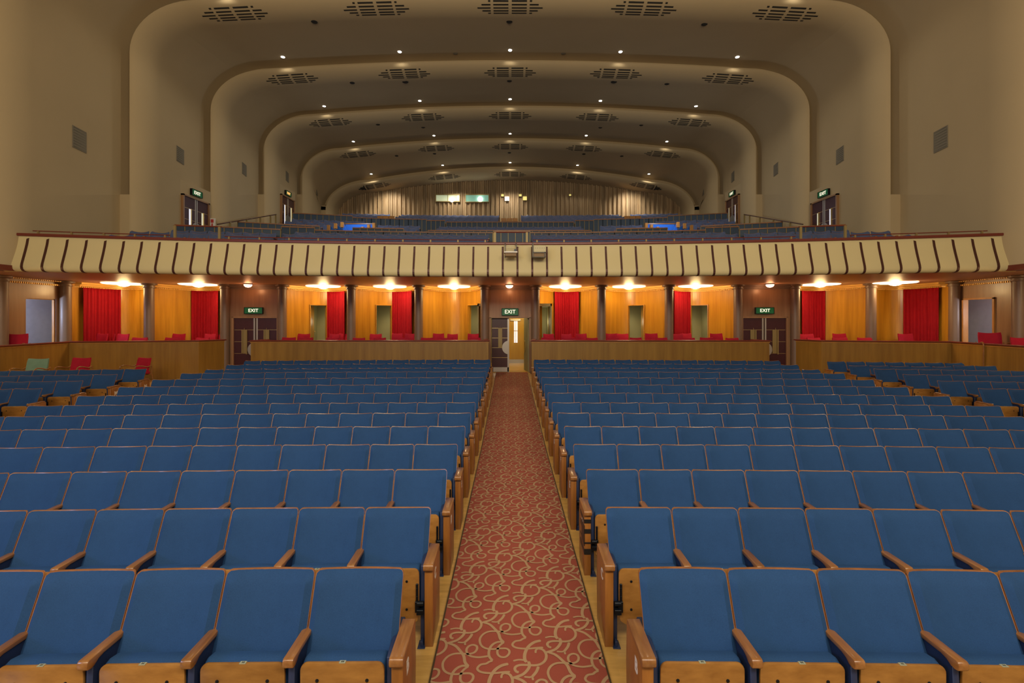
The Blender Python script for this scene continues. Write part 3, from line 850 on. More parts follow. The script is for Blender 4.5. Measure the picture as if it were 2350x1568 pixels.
# blue stairwells
for sd, nm in ((-1, 'left'), (1, 'right')):
    cx = sd*8.0; Y = 24.3
    e = empty('stairwell_lining', (cx, Y, 6.2)); tag(e, 'vivid blue carpeted stairwell opening in the %s of the balcony' % nm, 'stairwell')
    T = Matrix.Translation((-cx, -Y, -6.2))
    def q(px, py, YY=24.3): return at(px, py, YY) if sd < 0 else at(2*VX-px, py, YY)
    a = q(793, 515); b = q(861, 532)
    MB().box((min(a.x, b.x), Y, b.z-.4), (max(a.x, b.x), Y+.1, a.z), 0, T).build('back_lining', 'brightblue', e)
    MB().box((min(a.x, b.x), Y-.03, a.z), (max(a.x, b.x), Y+.14, a.z+.05), 0, T).build('top_trim', 'rimwood', e)
    for (p0, p1, p2) in (((757, 518), (772, 532), (757, 532)), ((772, 514), (790, 532), (772, 532)), ((787, 511), (797, 530), (787, 532))):
        P = [q(*p0, 24.0), q(*p1, 24.0), q(*p2, 24.0)]
        V = [tuple(T @ p) for p in P]+[tuple(T @ (p+Vector((0, .08, 0)))) for p in P]
        MB().add(V, [(0, 1, 2), (3, 5, 4), (0, 3, 4, 1), (1, 4, 5, 2), (2, 5, 3, 0)]).build('raked_lining', 'brightblue', e)
    for px, py in ((754, 517), (770, 513), (785, 510), (832, 521), (846, 516), (858, 512)):
        a = q(px-3.0, py+12, 23.8); b = q(px+3.0, py, 23.8)
        MB().box((min(a.x, b.x), 23.75, a.z), (max(a.x, b.x), 23.9, b.z), 0, T).build('end_panel', 'orangewood', e)
    light('stairwell_light', 'POINT', (q(828, 505).x, 23.2, 7.9), 60, (.75, .85, 1), .08)

# balcony seat rows (part of the one object of remaining seats)
def brow(x0, x1, Yc, Z, wd=.53, flat=False, arcR=61):
    n_ = int(abs(x1-x0)/wd)
    for k in range(n_):
        X = x0+(x1-x0)*(k+.5)/n_
        Y = Yc-(0 if flat else X*X/(2*arcR))
        lowseat(rest_mb, X, Y, Z, 0 if flat else math.atan(-X/arcR), abs(x1-x0)/n_/TW, 0, True)
for sd in (-1, 1):
    for Yc, Z in ((19.5, 6.02-.83), (18.6, 5.78-.83), (17.7, 5.50-.83)):
        x1 = 8.9 if Yc > 19 else 10.6
        brow(sd*.9, sd*x1, Yc, Z)
    for j, (Y0, Z) in enumerate(((17.0, 5.62-.83), (16.2, 5.40-.83), (15.4, 5.12-.83), (14.6, 4.90-.83))):
        brow(sd*8.7, sd*(12.9 if j else 12.2), Y0+.65, Z)
    for Yc, Z in ((25.6, 7.62-.83), (24.7, 7.33-.83), (23.8, 7.0-.83)):
        brow(sd*5.0, sd*7.3, Yc, Z)
    for Yc, Z in ((27.6, 8.22-.83), (26.8, 7.92-.83), (26.0, 7.62-.83)):
        brow(sd*8.6, sd*12.6, Yc, Z)
for Yc, Z in ((27.0, 7.89-.83), (26.1, 7.58-.83)): brow(-4.2, 4.2, Yc, Z)
for k in range(6):
    Yc = 29.4+.88*k; Z = 8.72+(10.13-8.72)*k/5-.83
    for a, b in ((-12.2, -8.8), (-8.0, -.8), (.8, 8.0), (8.8, 12.2)): brow(a, b, Yc, Z, arcR=110)
o = rest_mb.build('theatre_seats', ['blue', 'rimwood', 'seatwood', 'navy', 'wornlit'])
o['kind'] = 'stuff'; tag(o, 'remaining small far blue theatre seats at the back of stalls and up in the balcony', 'seats')
# orange end panels among the rear balcony seats
for a0, lab in ((1169, 'centre'), (885, 'left'), (1452, 'right')):
    for k, dx in enumerate((-13, 0, 13)):
        p = at(a0+dx, 508 if a0 == 1169 else 503, 29.2)
        o = MB().box((-.17, 0, 0), (.17, .08, .20)).build('seat_end_panel', 'orangewood', loc=(p.x, 29.2, p.z))
        tag(o, 'small orange wooden end panel behind the far partition, %s group, %s of three' % (a0 == 1169 and 'centre' or lab, ['left', 'middle', 'right'][k]), 'end panel', 'orange end panels in the rear balcony')
# two wooden seat ends near the front
for sd, nm in ((-1, 'left'), (1, 'right')):
    e = MB().box((-.55, 0, 0), (-.02, .25, .10)).box((.02, 0, 0), (.14, .25, .17)).box((-.62, 0, .01), (-.55, .25, .06), 1).build('balcony_seat_end', ['seatwood', 'armwood'], loc=(sd*9.02+(0), 14.6, 4.80))
    if sd > 0: e.scale = (-1, 1, 1)
    tag(e, 'tipped wooden seat end just behind the balcony cap, %s side' % nm, 'seat end')

# sloping wall handrails beside the upper doors
for sd, nm in ((-1, 'left'), (1, 'right')):
    e = empty('wall_handrail', (sd*12.9, 20, 6)); tag(e, 'sloping dark handrail on posts rising beside the %s wall' % nm, 'handrail')
    T = Matrix.Translation((-sd*12.9, -20, -6))
    a = Vector((sd*12.55, 19.5, 6.47)); b = Vector((sd*12.75, 24.8, 8.12))
    MB().ext(MB().tube([a, b], .028, 6), T).build('rail', 'bronze', e)
    for t in (.18, .44, .68, .88, .99):
        p = a.lerp(b, t); MB().box((p.x-.03, p.y-.03, p.z-1.0), (p.x+.03, p.y+.03, p.z), 0, T).build('post', 'dullbrass', e)

# exit signs
def exit_sign(loc, rz, w_, h_, lab, letters='signlit'):
    e = empty('exit_sign', loc, rz); tag(e, lab, 'exit sign', 'lit exit signs')
    MB().box((-w_/2, 0, -h_/2), (w_/2, .08, h_/2)).build('sign_box', 'signgreen', e, bevel=.008)
    fr = MB()
    t = .012
    for a, b in (((-w_/2-t, -.01, -h_/2-t), (w_/2+t, .09, -h_/2)), ((-w_/2-t, -.01, h_/2), (w_/2+t, .09, h_/2+t)), ((-w_/2-t, -.01, -h_/2), (-w_/2, .09, h_/2)), ((w_/2, -.01, -h_/2), (w_/2+t, .09, h_/2))): fr.box(a, b)
    fr.build('sign_frame', 'blackmetal', e)
    text('lettering', 'EXIT', h_*.80, (0, -.003, 0), (PI/2, 0, 0), letters, e, .003, .0)
    return e

def maroon_double_door(nr, origin, ux, w_, h_, lab, strips=None, disc=True, bands=(.24, .49, .74), glass=False):
    """ux = plan direction along the door, normal faces the hall"""
    rz = math.atan2(ux[1], ux[0])
    e = empty('door_%d' % nr, origin, rz); struct(e, lab)
    lw = w_/2-.03
    fr = MB().box((-w_/2-.07, -.05, 0), (-w_/2, .12, h_+.06)).box((w_/2, -.05, 0), (w_/2+.07, .12, h_+.06)).box((-w_/2-.07, -.05, h_), (w_/2+.07, .12, h_+.06))
    fr.build('door_frame', 'darkveneer', e)
    for sd in (-1, 1):
        x0, x1 = (-w_/2, -.02) if sd < 0 else (.02, w_/2)
        lf = MB().box((x0, 0, 0), (x1, .05, h_)).build('door_leaf', 'maroon', e)
        g = MB()
        for k in range(1, 5): z = h_*(1-.205*k); g.box((x0+.01, -.006, z-.007), (x1-.01, 0, z+.007))
        g.build('brass_bands', 'brass', lf)
        xm = x1 if sd < 0 else x0
        MB().box((xm-(.055 if sd < 0 else 0), -.01, 0), (xm+(0 if sd < 0 else .055), 0, h_)).build('meeting_stile', 'steel', lf)
        xc = (x0+x1)/2
        if glass:
            MB().box((xc-.045, -.008, h_*.30), (xc+.045, .0, h_*.79)).build('glass_strip', 'stripwhite' if (sd < 0) == (origin[0] < 0) else 'stripyellow', lf)
            MB().box((xc+.05, -.03, h_*.30), (xc+.085, .0, h_*.80)).build('pull_handle', 'brass', lf)
        else:
            g = MB().box((xc-.055, -.012, h_*.385), (xc+.055, 0, h_*.795)).box((xc+.06, -.05, h_*.37), (xc+.10, -.012, h_*.795)).box((xc-.10, -.03, h_*.385), (xc-.06, 0, h_*.795))
            g.lathe([(.012, h_*.79), (.004, h_*.83)], (xc, -.03, 0), 8)
            g.build('pull_handle', 'dullbrass', lf)
        MB().box((x0+.02, -.006, .02), (x1-.02, 0, .21)).build('kick_plate', 'steel', lf)
        if disc:
            pts = []
            R = .26; a0, a1 = (90, 270) if sd < 0 else (-90, 90)
            for k in range(17):
                a = math.radians(a0+(a1-a0)*k/16); pts.append((xm+R*math.cos(a), h_*.45+R*math.sin(a)))
            MB().prism(pts, -.02, -.011, 'XZ').build('round_push_plate', 'steel', lf)
    return e

# balcony-level exit doors on the side walls
for sd, nm in ((-1, 'left'), (1, 'right')):
    for i, (Y0, Y1, zt, wh) in enumerate(((18.42, 19.9, 7.42, 'nearer'), (25.85, 27.3, 9.47, 'upper'))):
        ym = (Y0+Y1)/2; X = sd*(min(wallx(Y0), wallx(Y1))-.02)
        ux = (0, 1) if sd < 0 else (0, -1)
        zb = zt-2.25
        g = MB().box((min(X+sd*.0, X+sd*.6), Y0-.22, zb-.5), (max(X, X+sd*.6), Y1+.28, zt+.62))
        struct(g.build('trim_%d' % (10+i+(0 if sd < 0 else 2)), 'plaster'), 'projecting plaster surround of the %s %s balcony doors' % (wh, nm))
        d = maroon_double_door(20+i*2+(sd > 0), (X-sd*.06, ym, zb), (0, -1*sd*-1 if False else (1 if sd < 0 else -1)), Y1-Y0, 2.25, '%s maroon double exit doors on the %s balcony wall' % (wh, nm), glass=True)
        zs = zt+.28
        exit_sign((X-sd*.10, ym+.02, zs), PI/2 if sd < 0 else -PI/2, .62, .24, 'lit exit sign over the %s balcony doors on the %s wall' % (wh, nm), 'signlit' if not (i == 1 and sd < 0) else 'signamber')

# small notice on left rib
o = MB().box((-.14, 0, -.25), (.14, .02, .25)).box((-.06, -.01, .05), (.06, 0, .2), 1).box((-.03, -.01, -.2), (.03, 0, .02), 1).build('wall_notice', ['white', 'signred'], loc=at(487, 514, 20.0))
tag(o, 'small white notice with red marks on the left rib', 'notice')

# equipment hung on the balcony front
e = empty('projector_cradle', (.02, 13.16, 4.15)); tag(e, 'grey bracket with white ledge hooked over balcony front, left of the cream box', 'bracket')
P0 = at(1157, 0, 13.2).x; P1 = at(1187, 0, 13.2).x
def zz_(py, Y=13.2): return CAMZ+(VY-py)*Y/F
T = Matrix.Translation((-.02, -13.16, -4.15))
for x in (P0+.03, P1-.03):
    MB().box((x-.014, 13.18, zz_(592)), (x+.014, 13.22, zz_(559)), 0, T).box((x-.014, 13.18, zz_(561)), (x+.014, 13.52, zz_(559)), 0, T).build('hook_arm', 'equipgrey', e)
MB().box((P0-.0, 12.92, zz_(583)), (P1+.0, 13.22, zz_(580)), 0, T).build('ledge', 'equipwhite', e)
MB().box((P0+.03, 12.96, zz_(590)), (P1-.03, 13.26, zz_(583.2)), 0, T).build('tray', 'equiptan', e)
MB().box((P1-.09, 13.10, zz_(580)), (P1-.03, 13.16, zz_(573)), 0, T).build('clamp', 'blackmetal', e)
g = MB()
for k in range(4): g.box((P0+.07, 13.21, zz_(577-k*4)), (P1-.09, 13.235, zz_(574.5-k*4)), 0, T)
g.build('rear_grille', 'equipcream', e)
P0 = at(1221.5, 0, 13.1).x; P1 = at(1252.5, 0, 13.1).x
e = empty('projector_case', ((P0+P1)/2, 13.05, 4.15)); tag(e, 'cream equipment case with five holes hung on the balcony front, right of centre', 'equipment case')
T = Matrix.Translation((-(P0+P1)/2, -13.05, -4.15))
MB().box((P0+.03, 13.0, zz_(578.5, 13.0)), (P1, 13.45, zz_(563, 13.0)), 0, T).build('case', 'equipcream', e, bevel=.01)
g = MB()
for k in range(5): g.lathe([(.008, 0), (.008, -.004)], tuple(T @ Vector((P0+.09+k*.062, 13.0, zz_(569.5, 13.0)))), 8, axis='Y')
g.build('holes', 'ventslot', e)
MB().box((P0, 12.98, zz_(592)), (P0+.03, 13.30, zz_(560)), 0, T).build('side_arm', 'equipgrey', e)
g = MB()
for a, b in (((P0+.02, 12.98, zz_(580.5, 13)), (P1, 13.3, zz_(578.5, 13))), ((P0+.02, 12.98, zz_(590.5, 13)), (P1-.02, 13.3, zz_(589, 13))), ((P1-.045, 12.98, zz_(590, 13)), (P1-.015, 13.3, zz_(579, 13)))): g.box(a, b, 0, T)
g.build('tray_frame', 'equipgrey', e)
MB().box((P0+.03, 13.02, zz_(589, 13)), (P1-.04, 13.3, zz_(580.5, 13)), 0, T).build('tray', 'equiptan', e)

# ------------------------------------------------------------------ rear boxes under the balcony
COLS = [(.95, 17.0), (3.41, 16.97), (5.9, 16.9), (8.42, 16.8), (10.40, 16.6), (12.79, 16.12), (14.93, 15.28), (14.88, 13.3)]
BF = .85
names = ['beside the centre exit', 'second from the centre exit', 'third from the centre exit', 'on the inner side of the %s exit', 'on the outer side of the %s exit', 'first beyond the %s exit', 'second beyond the %s exit', 'at the outer edge of the picture']
for sd, nm in ((-1, 'left'), (1, 'right')):
    for i, (x, y) in enumerate(COLS):
        zb = zf(y) if i in (0, 3, 4) else BF
        e = empty('column', (sd*x, y, zb))
        nn = names[i] % nm if '%' in names[i] else names[i]
        tag(e, 'round bronze-brown column, %s side, %s' % (nm, nn), 'column', 'columns under the balcony')
        H = 3.66-zb
        MB().lathe([(.16, .0), (.155, H-.14)], n=28).build('shaft', 'bronzecol', e, smooth=True)
        MB().lathe([(.165, H-.16), (.185, H-.15), (.185, H-.12), (.165, H-.115), (.17, H-.07), (.22, H-.05), (.24, H-.04), (.24, H)], n=28).build('capital', 'bronzecol', e, smooth=True, angle=30)
        MB().lathe([(.19, 0), (.19, .08), (.17, .12)], n=28).build('base', 'bronzecol', e, smooth=True, angle=30)

def bay_curve(sd, i, depth=1.5, n=36):
    A = Vector((sd*COLS[i][0], COLS[i][1], 0)); B = Vector((sd*COLS[i+1][0], COLS[i+1][1], 0))
    d = (B-A); nrm = Vector((-d.y, d.x, 0)).normalized()
    if nrm.y < 0: nrm = -nrm
    out = []
    for k in range(n+1):
        t = k/n; p = A+d*t+nrm*depth*(math.sin(PI*t)**.72)
        out.append(p)
    return out
def pxof(p): return VX+p.x*F/p.y
def split_curve(C, cuts):
    """insert points where the curve crosses given photo columns; return fine curve"""
    out = [C[0]]
    for a, b in zip(C, C[1:]):
        ins = []
        for c in cuts:
            pa, pb = pxof(a), pxof(b)
            if (pa-c)*(pb-c) < 0: t = (c-pa)/(pb-pa); ins.append((t, a.lerp(b, t)))
        for t, p in sorted(ins, key=lambda q: q[0]): out.append(p)
        out.append(b)
    return out
def sweep(C, prof, mb, mi=0):
    """prof = [(out, z)], out = towards hall (normal)"""
    rows_ = []
    for k, p in enumerate(C):
        t = (C[min(k+1, len(C)-1)]-C[max(k-1, 0)]).normalized(); nr = Vector((-t.y, t.x, 0))
        if nr.y > 0: nr = -nr
        rows_.append([(p.x+nr.x*o, p.y+nr.y*o, z) for o, z in prof])
    mb.grid(rows_, mi)
BAYS = { # side, bay : (door px range, curtain px range)
 (-1,0): ((1077,1099), None), (-1,1): ((863,897), (900,952)), (-1,2): ((712,748), (751,798)), (-1,4): (None, (437,508)), (-1,5): (None, (181,277)),
 (1,0): ((1241,1263), (1268,1334)), (1,1): ((1443,1478), None), (1,2): ((1587,1624), (1540,1583)), (1,4): (None, (1833,1895)), (1,5): (None, (2075,2162))}
dn = {0: 'innermost', 1: 'second', 2: 'third', 4: 'fourth', 5: 'outermost'}
wn = 1; dnr = 5
CORN = [(0, 3.50), (.05, 3.50), (.055, 3.545), (.10, 3.555), (.105, 3.60), (.16, 3.61), (.165, 3.655), (.165, 3.69)]
for (sd, i), (dr, cu) in BAYS.items():
    nm = 'left' if sd < 0 else 'right'
    C = bay_curve(sd, i)
    cuts = list(dr or [])
    CC = split_curve(C, cuts)
    g = MB()
    for a, b in zip(CC, CC[1:]):
        m_ = pxof((a+b)/2)
        z0 = BF
        if dr and dr[0] < m_ < dr[1]: z0 = 2.95
        g.grid([[(a.x, a.y, z0), (b.x, b.y, z0)], [(a.x, a.y, 3.66), (b.x, b.y, 3.66)]])
    struct(g.build('wall_box_%d' % wn, 'veneer', smooth=False), 'curved amber veneer wall of the %s box on the %s' % (dn[i], nm))
    g = MB(); sweep(C, CORN, g)
    # little dentils along the lower edge
    acc = 0
    for a, b in zip(C, C[1:]):
        L_ = (b-a).length; n_ = max(1, int(L_/.055)); t = (b-a).normalized(); nr = Vector((-t.y, t.x, 0))
        if nr.y > 0: nr = -nr
        for k in range(n_):
            p = a.lerp(b, (k+.5)/n_)
            R = Matrix.Translation(p) @ Matrix.Rotation(math.atan2(t.y, t.x), 4, 'Z')
            s2 = 1 if (Matrix.Rotation(math.atan2(t.y, t.x), 3, 'Z') @ Vector((0, 1, 0))).dot(nr) > 0 else -1
            y0, y1 = sorted((0.05*s2, .075*s2)); g.box((-.013, y0, 3.505), (.013, y1, 3.54), 0, R)
    struct(g.build('trim_box_%d' % wn, 'gold'), 'gilded cornice of the %s box on the %s' % (dn[i], nm)); wn += 1
    if dr:
        ps = [p for p in CC if dr[0]-1 < pxof(p) < dr[1]+1]
        ps.sort(key=lambda p: p.x); a, b = ps[0], ps[-1]
        mid = (a+b)/2; t = (b-a).normalized(); nb = Vector((-t.y, t.x, 0)); nb = nb if nb.y > 0 else -nb
        e = empty('door_%d' % dnr, (a.x, a.y, BF), math.atan2(t.y, t.x)); struct(e, 'open doorway at the back of the %s box on the %s' % (dn[i], nm)); dnr += 1
        w_ = (b-a).length
        MB().box((-.03, -.06, 0), (.0, .10, 2.1)).box((w_, -.06, 0), (w_+.03, .10, 2.1)).box((-.03, -.06, 2.1), (w_+.03, .10, 2.13)).build('door_frame', 'veneer', e)
        hs = -1 if (sd < 0) else 1
        hx = 0 if sd < 0 else w_
        L_ = min(w_, .75)
        R = Matrix.Translation((hx, .05, 0)) @ Matrix.Rotation(math.radians(62 if sd < 0 else 118), 4, 'Z')
        lf = MB().box((0, -.02, .02), (L_, .02, 2.08), 0, R).build('door_leaf', 'doorwood', e) if (sd, i) in ((-1, 2), (1, 1)) else None
        if lf: MB().lathe([(.012, 0), (.012, .06)], (0, 0, 0), 8, axis='Y').lathe([(.025, .05), (.025, .07)], (0, 0, 0), 8, axis='Y').build('door_handle', 'brass', lf, loc=R @ Vector((L_-.08, -.08, 1.05)))
        # passage behind
        ex = .35 if i else .06
        nb = Vector((0, 1, 0)); t = Vector((1, 0, 0)); c0 = Vector((a.x-ex, max(a.y, b.y)+1.1, 0)); c1 = Vector((b.x+ex, max(a.y, b.y)+1.1, 0))
        g = MB().grid([[(c0.x, c0.y, BF), (c1.x, c1.y, BF)], [(c0.x, c0.y, 3.6), (c1.x, c1.y, 3.6)]])
        for s_, p, q in ((0, Vector((a.x-ex, a.y+.25, 0)), c0), (1, Vector((b.x+ex, b.y+.25, 0)), c1)):
            g.grid([[(p.x, p.y, BF), (q.x, q.y, BF)], [(p.x, p.y, 3.6), (q.x, q.y, 3.6)]])
        struct(g.build('wall_passage_%d' % dnr, 'corr'), 'pale green passage wall behind the doorway')
        lp = mid+nb*.75; light('passage_light', 'POINT', (lp.x, lp.y, 2.3), 5, (1, .88, .6), .15)
    if cu:
        # curtain follows the wall with folds
        pts = []
        fine = bay_curve(sd, i, 1.5, 240)
        fine = [p for p in fine if cu[0] <= pxof(p) <= cu[1]]
        # resample
        base_ = min(p.x for p in fine)
        rowsA = []
        s_acc = 0; prev = None; mids = fine[len(fine)//2]
        for k, p in enumerate(fine):
            if prev: s_acc += (p-prev).length
            prev = p
            tt = (fine[min(k+1, len(fine)-1)]-fine[max(k-1, 0)]).normalized(); nr = Vector((-tt.y, tt.x, 0)); nr = nr if nr.y < 0 else -nr
            fold = .10+.035*math.sin(s_acc*2*PI/.115)+.018*math.sin(s_acc*2*PI/.31+1)
            col = []
            for zq, am in ((BF+.02, 1.15), (1.6, 1.05), (2.5, .95), (3.3, .8), (3.50, .55)):
                ff = .10+(fold-.10)*am
                col.append((p.x+nr.x*ff, p.y+nr.y*ff, zq))
            rowsA.append(col)
        g = MB().grid(rowsA)
        o = g.build('curtain', 'curtain', smooth=True, angle=80)
        md = o.modifiers.new('thickness', 'SOLIDIFY'); md.thickness = .008
        tag(o, 'crimson full-height curtain hung in the %s box on the %s' % (dn[i], nm), 'curtain', 'crimson curtains in the boxes')

# exit bays beside and between boxes: flat brown veneer with cornice and small lamp
def flat_wall(name, A, B, z0, z1, m_, lab, opening=None):
    A = Vector((*A, 0)); B = Vector((*B, 0)); g = MB(); L_ = (B-A).length; t = (B-A).normalized()
    def q(s, z): p = A+t*s; return (p.x, p.y, z)
    segs_ = [(0, L_, z0, z1)]
    if opening:
        a, b, h0, h1 = opening
        segs_ = [(0, a, z0, z1), (b, L_, z0, z1), (a, b, h1, z1)]
        if h0 > z0: segs_.append((a, b, z0, h0))
    for a, b, c, d in segs_:
        if b-a > .001: g.grid([[q(a, c), q(b, c)], [q(a, d), q(b, d)]])
    return struct(g.build(name, m_), lab)
def corn_line(name, pts, lab, prof=CORN, m_='bronzecol'):
    g = MB(); sweep([Vector((x, y, 0)) for x, y in pts], prof, g); return struct(g.build(name, m_), lab)
# centre exit
DY = 17.3
flat_wall('wall_exit_centre', (-1.0, 17.12), (1.0, 17.12), zf(17.1)-.05, 3.66, 'darkveneer', 'brown veneer wall around the centre exit', (1.0-.78, 1.0+.78, 0, 2.46))
corn_line('trim_exit_centre', [(-1.0, 17.1), (1.0, 17.1)], 'bronze cornice over the centre exit')
for sd, nm in ((-1, 'left'), (1, 'right')):
    A, B = COLS[3], COLS[4]
    a = (sd*A[0], A[1]+.05); b = (sd*B[0], B[1]+.05)
    if sd < 0: a, b = b, a
    flat_wall('wall_exit_%s' % nm, a, b, 0.2, 3.66, 'darkveneer', 'brown veneer wall around the %s exit' % nm)
    corn_line('trim_exit_%s' % nm, [a, b], 'bronze cornice over the %s exit' % nm)
    mx, my = (a[0]+b[0])/2, (a[1]+b[1])/2
    u = Vector((b[0]-a[0], b[1]-a[1])).normalized()
    z0 = zf(16.5)
    sx_ = at(586, 0, 16.66).x if sd < 0 else at(1754.5, 0, 16.66).x
    maroon_double_door(3 if sd < 0 else 4, (sx_, my-.07+(sx_-mx)*u.y/u.x, z0), (u.x, u.y), 1.50, 2.44-z0, 'maroon double exit doors with brass bands, %s of the stalls' % nm)
    exit_sign((sx_+(-.06 if sd < 0 else .0), my-.12, at(0, 713, 16.6).z), math.atan2(u.y, u.x), .62, .215, 'green lit exit sign above the %s stalls doors' % nm)
# centre door: left leaf shut, right leaf swung open
e = empty('door_1', (0, DY, zf(DY))); struct(e, 'centre exit, maroon left leaf shut and right leaf open')
h_ = 2.44-zf(DY)
MB().box((-.79, -.16, 0), (-.72, .1, h_+.03)).box((.72, -.16, 0), (.79, .1, h_+.03)).box((-.79, -.16, h_), (.79, .1, h_+.03)).build('door_frame', 'darkveneer', e)
lf = MB().box((-.70, 0, 0), (-.035, .05, h_)).build('door_leaf', 'maroon', e)
g = MB()
for k in range(1, 5): z = h_*(1-.18*k-.005); g.box((-.69, -.006, z-.008), (-.045, 0, z+.008))
g.build('brass_bands', 'brass', lf)
MB().box((-.10, -.01, 0), (-.035, 0, h_)).build('meeting_stile', 'steel', lf)
g = MB().box((-.45, -.04, h_*.46), (-.30, -.01, h_*.82)); g.lathe([(.012, h_*.80), (.004, h_*.85)], (-.375, -.03, 0), 8)
g.build('pull_handle', 'dullbrass', lf)
MB().box((-.64, -.01, .03), (-.05, 0, .20)).build('kick_plate', 'steel', lf)
pts = [(-.045+.26*math.cos(math.radians(90+180*k/16)), h_*.46+.26*math.sin(math.radians(90+180*k/16))) for k in range(17)]
MB().prism(pts, -.022, -.011, 'XZ').build('round_push_plate', 'steel', lf)
R = Matrix.Translation((.70, .05, 0)) @ Matrix.Rotation(math.radians(101), 4, 'Z')
lf = MB().box((0, -.025, 0), (.66, .025, h_), 0, R).build('door_leaf', 'corr', e); lf['label'] = 'open leaf seen edge-on, olive side'
pts = [(.62+.26*math.cos(math.radians(90+180*k/16)), h_*.46+.26*math.sin(math.radians(90+180*k/16))) for k in range(17)]
MB().prism(pts, .026, .034, 'XZ', 0, R).build('round_push_plate', 'brass', lf)
# lobby seen through the open leaf
g = MB(); z0 = zf(DY)
g.box((-1.2, 20.3, z0-.1), (1.6, 20.4, 3.0)); g.box((-1.25, 17.4, z0-.1), (-1.2, 20.4, 3.0)); g.box((1.55, 17.4, z0-.1), (1.6, 20.4, 3.0)); g.box((-1.25, 17.4, 2.9), (1.6, 20.4, 3.0))
struct(g.build('wall_lobby', 'corr'), 'olive cream lobby walls behind the centre exit')
struct(MB().box((-1.2, 17.29, zf(18.5)-.03), (1.55, 20.4, z0+.004)).build('floor_lobby', 'doorwood'), 'polished orange wood lobby floor')
a = at(1171, 0, 19.9); b = at(1200, 0, 19.9)
e = empty('door_2', (a.x, 19.9, z0)); struct(e, 'golden wood inner lobby door with tall glazed slots')
w_ = b.x-a.x+.12
dl = MB().box((-.12, 0, .0), (w_, .05, 2.03)).build('door_leaf', 'doorwood', e)
MB().box((-.16, -.02, 0), (-.12, .08, 2.1)).box((w_, -.02, 0), (w_+.10, .08, 2.1)).box((-.16, -.02, 2.03), (w_+.1, .08, 2.12)).build('door_frame', 'doorwood', e)
g = MB()
for x in (.20, .285):
    for k, (z1_, z2_) in enumerate(((1.0, 1.50), (1.53, 1.95))): g.box((x-.035, -.01, z1_), (x+.035, 0, z2_))
g.build('glass_strip', 'stripwhite', dl)
MB().box((-.1, -.01, .02), (w_-.02, 0, .27)).build('kick_plate', 'steel', dl)
MB().box((.0, -.08, 1.96), (.45, -.0, 2.03)).build('door_closer', 'steel', dl)
light('lobby_light', 'POINT', (.35, 18.6, 2.75), 55, (1, .78, .38), .12)
exit_sign((0, 17.03, at(0, 716, 17.0).z), 0, .60, .25, 'green lit exit sign above the centre aisle doors')

# side walls beyond the outermost columns, with an open doorway
for sd, nm in ((-1, 'left'), (1, 'right')):
    X = sd*15.03
    A = (X, 15.35) if sd > 0 else (X, 9.0); B = (X, 9.0) if sd > 0 else (X, 15.35)
    y0, y1 = 14.12, 15.06
    o_ = (15.35-y1, 15.35-y0) if sd > 0 else (y0-9.0, y1-9.0)
    flat_wall('wall_side_%s' % nm, A, B, -.1, 3.68, 'veneer' if False else 'darkveneer', 'brown veneer side wall with open doorway, far %s' % nm, (o_[0], o_[1], BF-.05, 3.05))
    corn_line('trim_side_%s' % nm, [A, B] if sd > 0 else [A, B], 'gilded dentil cornice on the %s side wall' % nm, CORN, 'gold')
    g = MB()
    y = 9.0
    while y < 15.2:
        x0, x1 = sorted((sd*(15.03-.05), sd*(15.03-.085))); g.box((x0, y, 3.50), (x1, y+.03, 3.548))
        x0, x1 = sorted((sd*(15.03-.16), sd*(15.03-.19))); g.box((x0, y, 3.625), (x1, y+.025, 3.65)); y += .062
    struct(g.build('trim_dentils_%s' % nm, 'gold'), 'row of little gilded dentils on the %s side cornice' % nm)
    e = empty('door_%d' % (30+(sd > 0)), (X, (y0+y1)/2, BF)); struct(e, 'open doorway to a whitish room, far %s' % nm)
    T = Matrix.Translation((-X, -(y0+y1)/2, -BF))
    g = MB()
    for p, q in (((X-.05, y0-.03, BF), (X+.12*sd, y0+.02, 3.07)), ((X-.05, y1-.02, BF), (X+.12*sd, y1+.03, 3.07)), ((X-.05, y0-.03, 3.03), (X+.12*sd, y1+.03, 3.08))):
        g.box([min(u, v) for u, v in zip(p, q)], [max(u, v) for u, v in zip(p, q)], 0, T)
    g.build('door_frame', 'orangewood', e)
    # whitish wall behind
    x0, x1 = sorted((X+sd*1.3, X+sd*1.4))
    g = MB().box((x0, 12.5, BF-.1), (x1, 17.6, 3.3)); g.box((min(X+sd*.1, x1) if sd > 0 else x0, 17.5, BF-.1), (x1 if sd > 0 else X+sd*.1, 17.6, 3.3))
    struct(g.build('wall_room_%s' % nm, 'greywall'), 'whitish block wall seen through the far %s doorway' % nm)
    light('room_light', 'POINT', (X+sd*.7, 13.6, 2.6), 170 if sd < 0 else 75, (.5, .66, 1) if sd < 0 else (.9, .88, 1), .15)

# box floor, rear closing walls
g = MB()
for sd in (-1, 1):
    def pp(L_): return [(sd*x, y) for x, y in L_]
    for poly in ([(.80, 15.7), (8.9, 15.7), (8.45, 16.85), (8.45, 19.6), (1.0, 19.6), (1.0, 17.15), (.80, 17.1)],
                 [(10.8, 15.72), (14.45, 14.95), (14.1, 12.5), (14.05, 11.3), (16.6, 11.3), (16.6, 19.6), (10.5, 19.6), (10.4, 16.8)]):
        P = pp(poly)
        if sd < 0: P = P[::-1]
        g.prism(P, BF-.06, BF, 'XY')
struct(g.build('floor_boxes', 'balcarpet'), 'raised floor of the rear boxes')
g = MB()
g.box((-16.7, 19.6, 0), (-1.3, 19.7, 3.7)); g.box((1.65, 19.6, 0), (16.7, 19.7, 3.7))
struct(g.build('wall_back', 'corr'), 'wall behind the boxes')

